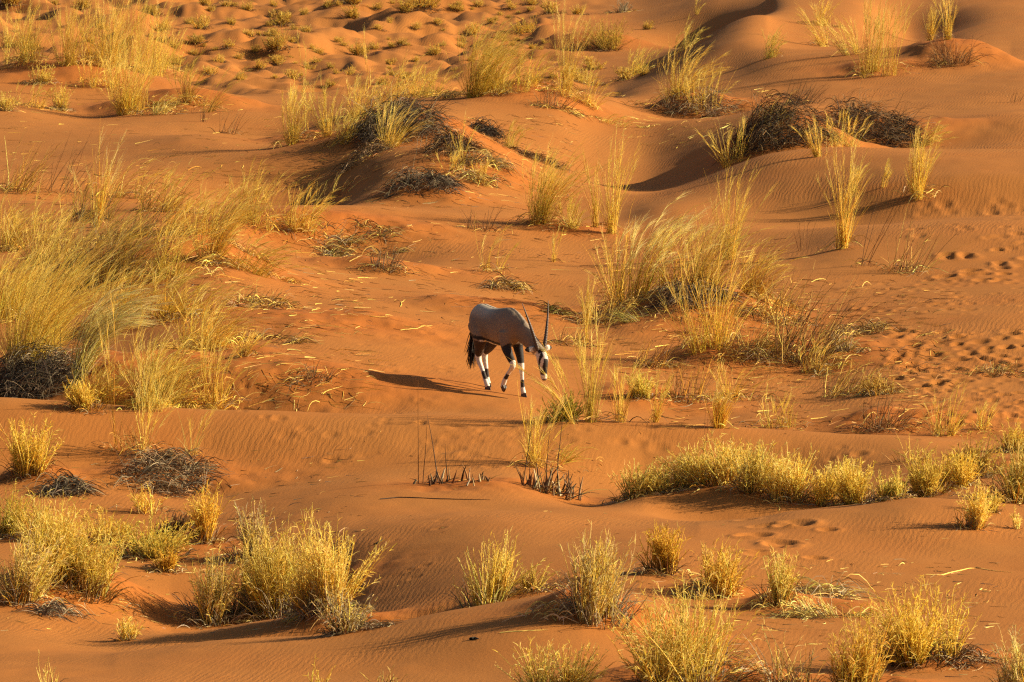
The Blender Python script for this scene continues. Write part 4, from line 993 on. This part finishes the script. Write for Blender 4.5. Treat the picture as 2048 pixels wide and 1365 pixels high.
HEADP = [((.865,0,.745),.05,.055), ((.89,0,.70),.072,.085), ((.925,0,.63),.078,.098), ((.94,0,.56),.070,.095), ((.952,0,.47),.054,.076), ((.965,0,.385),.045,.058), ((.975,0,.325),.043,.048), ((.98,0,.295),.026,.03)]
HEADP = [((p[0] + HX, p[1] + HYO, p[2] + HZ), a_, b_) for p, a_, b_ in HEADP]
loft([((c_[0] * (.78 if c_[0] < 0 else 1), c_[1], c_[2] + .018), r1 * .90, r2 * .93) for c_, r1, r2 in TORSO], 24); loft(NECK, 20); loft(HEADP, 20)
loft([((.30,0,1.10),.05,.05), ((.36,0,1.14),.07,.075), ((.44,0,1.10),.06,.07)], 14)              # withers
for k, (pts, rad) in LEGS.items():
    P, Rr = dense(pts, rad, 24)
    loft([(tuple(p), r[0] * (.8 if r[0] > .08 else .92), r[0]) for p, r in zip(P, Rr)], 14)
for s in (-1, 1):                                                                                  # ears, thigh muscle
    loft([((p_[0] + HX, p_[1] + HYO, p_[2] + HZ), a_, b_) for p_, a_, b_ in (((.875, s*.05, .725), .02, .03), ((.855, s*.11, .735), .028, .05), ((.84, s*.18, .735), .026, .046), ((.83, s*.235, .73), .012, .016))], 12)
me0 = bpy.data.meshes.new('oryx_body'); bmesh.ops.recalc_face_normals(bmo, faces=bmo.faces[:]); bmo.to_mesh(me0); bmo.free()
tmp = bpy.data.objects.new('oryx_body', me0); COL.objects.link(tmp)
rm = tmp.modifiers.new('r', 'REMESH'); rm.mode = 'VOXEL'; rm.voxel_size = .0135; rm.use_smooth_shade = True
sm = tmp.modifiers.new('s', 'SMOOTH'); sm.iterations = 9; sm.factor = .5
dg = bpy.context.evaluated_depsgraph_get(); dg.update()
body_me = bpy.data.meshes.new_from_object(tmp.evaluated_get(dg))
bpy.data.objects.remove(tmp); body_me.name = 'oryx_body'
nv = len(body_me.vertices); co = np.zeros(nv * 3); body_me.vertices.foreach_get('co', co); co = co.reshape(-1, 3)
x, y, z = co.T
FAWN, PALE, BLK, WHT, DBR = map(np.array, ((.225,.165,.112), (.56,.47,.36), (.022,.016,.013), (.68,.62,.52), (.055,.032,.02)))
nz = fbm(x * 14 + 3, z * 14 + y * 9, 91, 3) * .02
colv = np.tile(FAWN, (nv, 1)) * (1 + fbm(x * 5, z * 5, 92, 3) * .3)[:, None]
def paint(mask, c, soft=None):
    w = mask.astype(float)[:, None]; colv[:] = colv * (1 - w) + np.array(c) * w
rump_light = np.clip((z - 1.00) / .14, 0, 1) * np.clip((.22 - x) / .25, 0, 1) * (x < .25)  # sunlit top of back and rump, painted into the coat as a paler tone
colv[:] = colv * (1 - rump_light[:, None] * .75) + PALE * rump_light[:, None] * .75
zb = .725 - .15 * x + nz * .6
tors = (x > -.62) & (x < .40)
paint(tors & (z < zb - .02) & (x > -.10), WHT)
paint(tors & (np.abs(z - zb) < .026), BLK)
paint((np.abs(y) < .016 + nz * .3) & (z > 1.1) & (x < .3), BLK * 2)
paint((np.abs(y) < .02) & (z > .78 + (.85 - x) * .62) & (x > .3) & (x < .70), BLK * 2)
def seg_near(P):
    A = np.array(P[:-1]); B = np.array(P[1:]); best = np.full(nv, 9.); tt = np.zeros(nv)
    for i, (a, b) in enumerate(zip(A, B)):
        ab = b - a; t = np.clip(((co - a) @ ab) / (ab @ ab), 0, 1)
        dd = np.linalg.norm(co - (a + t[:, None] * ab), axis=1); m = dd < best
        best[m] = dd[m]; tt[m] = i + t[m]
    return best, tt
for k, (pts, rad) in LEGS.items():
    dd, tt = seg_near(pts)
    tt = tt + nz * 6
    rr = np.interp(tt, np.arange(7), rad) * 1.5
    on = (dd < rr) & (z < .74) & ((y > 0) == (k[1] == 'l'))
    if k[0] == 'h':
        paint(on & (tt > 1.05) & (tt < 2.75), DBR)
        paint(on & (tt > 1.0) & (tt < 1.9) & (x < np.interp(tt, np.arange(7), [p[0] for p in pts]) - .035), FAWN * 1.2)
    else:
        paint(on & (tt > 1.15) & (tt < 2.7), BLK)
    paint(on & (tt >= (2.75 if k[0] == 'h' else 2.7)), WHT)
    axx = np.interp(tt, np.arange(7), [p[0] for p in pts])
    paint(on & (tt > 4.2) & (tt < 4.85) & (x > axx - .004), BLK * 1.5)
hd, ht = seg_near([h[0] for h in HEADP])
ht = ht + nz * 5
yh = y - HYO
hx = np.interp(ht, np.arange(8), [h[0][0] for h in HEADP])
head = (hd < .125) & (ht > .8) & (x > .86) & (z < .735) & (np.abs(yh) < .10)
fr = (x - hx)
paint(head & (ht > 1.0), WHT)
paint(head & (ht < 1.5) & (fr > .02) , BLK)
paint(head & (fr > .028) & (np.abs(yh) < .045 - np.abs(ht - 3.6) * .012) & (ht > 2.5) & (ht < 5.1), BLK)
paint(head & (np.abs(fr - .03 + (ht - 2.6) * .045) < .022) & (np.abs(yh) > .035) & (ht > 1.6) & (ht < 4.4), BLK)
paint(head & (ht > 4.3) & (ht < 5.1) & (fr > -.02), BLK)
paint(head & (fr < -.055) & (ht > 1.4) & (ht < 3.6), FAWN)
paint(head & (ht > 6.2), (.10,.075,.06))
ear = (np.abs(yh) > .10) & (z > .65) & (x > .84) & (x < .96)
paint(ear, WHT * .8); paint(ear & (np.abs(yh) > .175), BLK)
paint(ear & (np.abs(yh) < .175) & (x < .905), FAWN)
at = body_me.attributes.new('col', 'FLOAT_COLOR', 'POINT')
at.data.foreach_set('color', np.concatenate([np.clip(colv, .01, .9), np.ones((nv, 1))], 1).astype(np.float32).ravel())
body_me.materials.clear(); body_me.materials.append(hide_mat('oryx_coat'))
body_me.polygons.foreach_set('use_smooth', np.ones(len(body_me.polygons), bool))
oryx = bpy.data.objects.new('oryx', None); COL.objects.link(oryx)
oryx.location = tuple(ORX); oryx.rotation_euler = (0, 0, HEAD_ANG)
oryx['label'] = 'grey brown oryx with long straight horns walking head down across bare sand'; oryx['category'] = 'oryx'
def opart(name, me, kind=None):
    o = bpy.data.objects.new(name, me); o.parent = oryx; COL.objects.link(o)
    if kind: o['kind'] = kind
    return o
opart('body', body_me)
M_HORN = hide_mat('oryx_horn', .45, False, (.085, .062, .048))
M_BLK = hide_mat('black_hair', .6, True)
def simple_tube(name, P, R, mat, seg=12, ringed=0):
    bm = bmesh.new(); rings = []
    n = len(P); P = [Vector(p) for p in P]
    for i in range(n):
        t = (P[min(i + 1, n - 1)] - P[max(i - 1, 0)]).normalized(); a = t.orthogonal().normalized(); b = t.cross(a)
        r = R[i] * (1 + (.16 if ringed and i % 3 == 0 and i < ringed else 0))
        rings.append([bm.verts.new(P[i] + a * r * math.cos(q) + b * r * math.sin(q)) for q in (2 * math.pi * k / seg for k in range(seg))])
    for a, b in zip(rings[:-1], rings[1:]):
        for k in range(seg): bm.faces.new((a[k], a[(k + 1) % seg], b[(k + 1) % seg], b[k]))
    bm.faces.new(rings[0][::-1]); bm.faces.new(rings[-1])
    for f in bm.faces: f.smooth = True
    me = bpy.data.meshes.new(name); bm.to_mesh(me); bm.free(); me.materials.append(mat)
    return me
for s in (-1, 1):
    t = np.linspace(0, 1, 60)[:, None]
    b0, b1, b2 = [np.array(v_) + (HX, HYO, HZ) for v_ in ((.895, s*.05, .72), (.865, s*.14, 1.05), (.755, s*.225, 1.385))]
    P = (1 - t) ** 2 * b0 + 2 * t * (1 - t) * b1 + t * t * b2
    opart('horn', simple_tube('horn', P, 0.028 * (1 - t[:, 0] ** 1.3 * .86), M_HORN, 12, 38))
    bm = bmesh.new(); bmesh.ops.create_uvsphere(bm, u_segments=12, v_segments=8, radius=.017)
    me = bpy.data.meshes.new('eye'); bm.to_mesh(me); bm.free(); me.materials.append(hide_mat('eye_black', .15, False, (.01, .008, .006)))
    opart('eye', me).location = (.952 + HX, HYO + s * .062, .585 + HZ)
for k, (pts, rad) in LEGS.items():
    bm = bmesh.new()
    for s in (-1, 1):
        ring = [(-.045, .002), (-.03, .034), (.035, .028), (.062, .006)]
        lo = [bm.verts.new((px_, s * py_, 0)) for px_, py_ in ring]; hi = [bm.verts.new((px_ * .62 - .008, s * (py_ * .8 + .002), .062)) for px_, py_ in ring]
        bm.faces.new(lo); bm.faces.new(hi)
        for i in range(4): bm.faces.new((lo[i], lo[(i + 1) % 4], hi[(i + 1) % 4], hi[i]))
    bmesh.ops.recalc_face_normals(bm, faces=bm.faces[:])
    me = bpy.data.meshes.new('hoof'); bm.to_mesh(me); bm.free(); me.materials.append(M_HORN)
    h = opart('hoof', me); p = pts[-1]
    h.location = (p[0], p[1], p[2] - .038)
    if k == 'fr': h.rotation_euler = (0, math.radians(62), 0); h.location = (p[0] + .01, p[1], p[2] - .01)
nh = 260
b = np.stack([rng.normal(-.545, .014, nh), rng.normal(0, .018, nh), rng.uniform(.58, .86, nh)], -1)
d = norm(np.stack([rng.normal(-.10, .08, nh), rng.normal(0, .10, nh), -np.ones(nh)], -1))
S = grow_strands(b, d, rng.uniform(.22, .40, nh), np.full(nh, -.06), rng.uniform(0, .3, nh), 7, .05)
core = np.array([[(-.47,0,1.06), (-.52,0,1.0), (-.55,0,.92), (-.556,0,.82), (-.562,0,.70), (-.575,0,.60), (-.585,0,.50)]])
opart('tail', tube_mesh('tail', [(S, np.full(nh, .008), np.tile(BLK, (nh, 1)), 3), (core, np.array([.034]), BLK[None] * 1.5, 10)], M_BLK), 'thing')
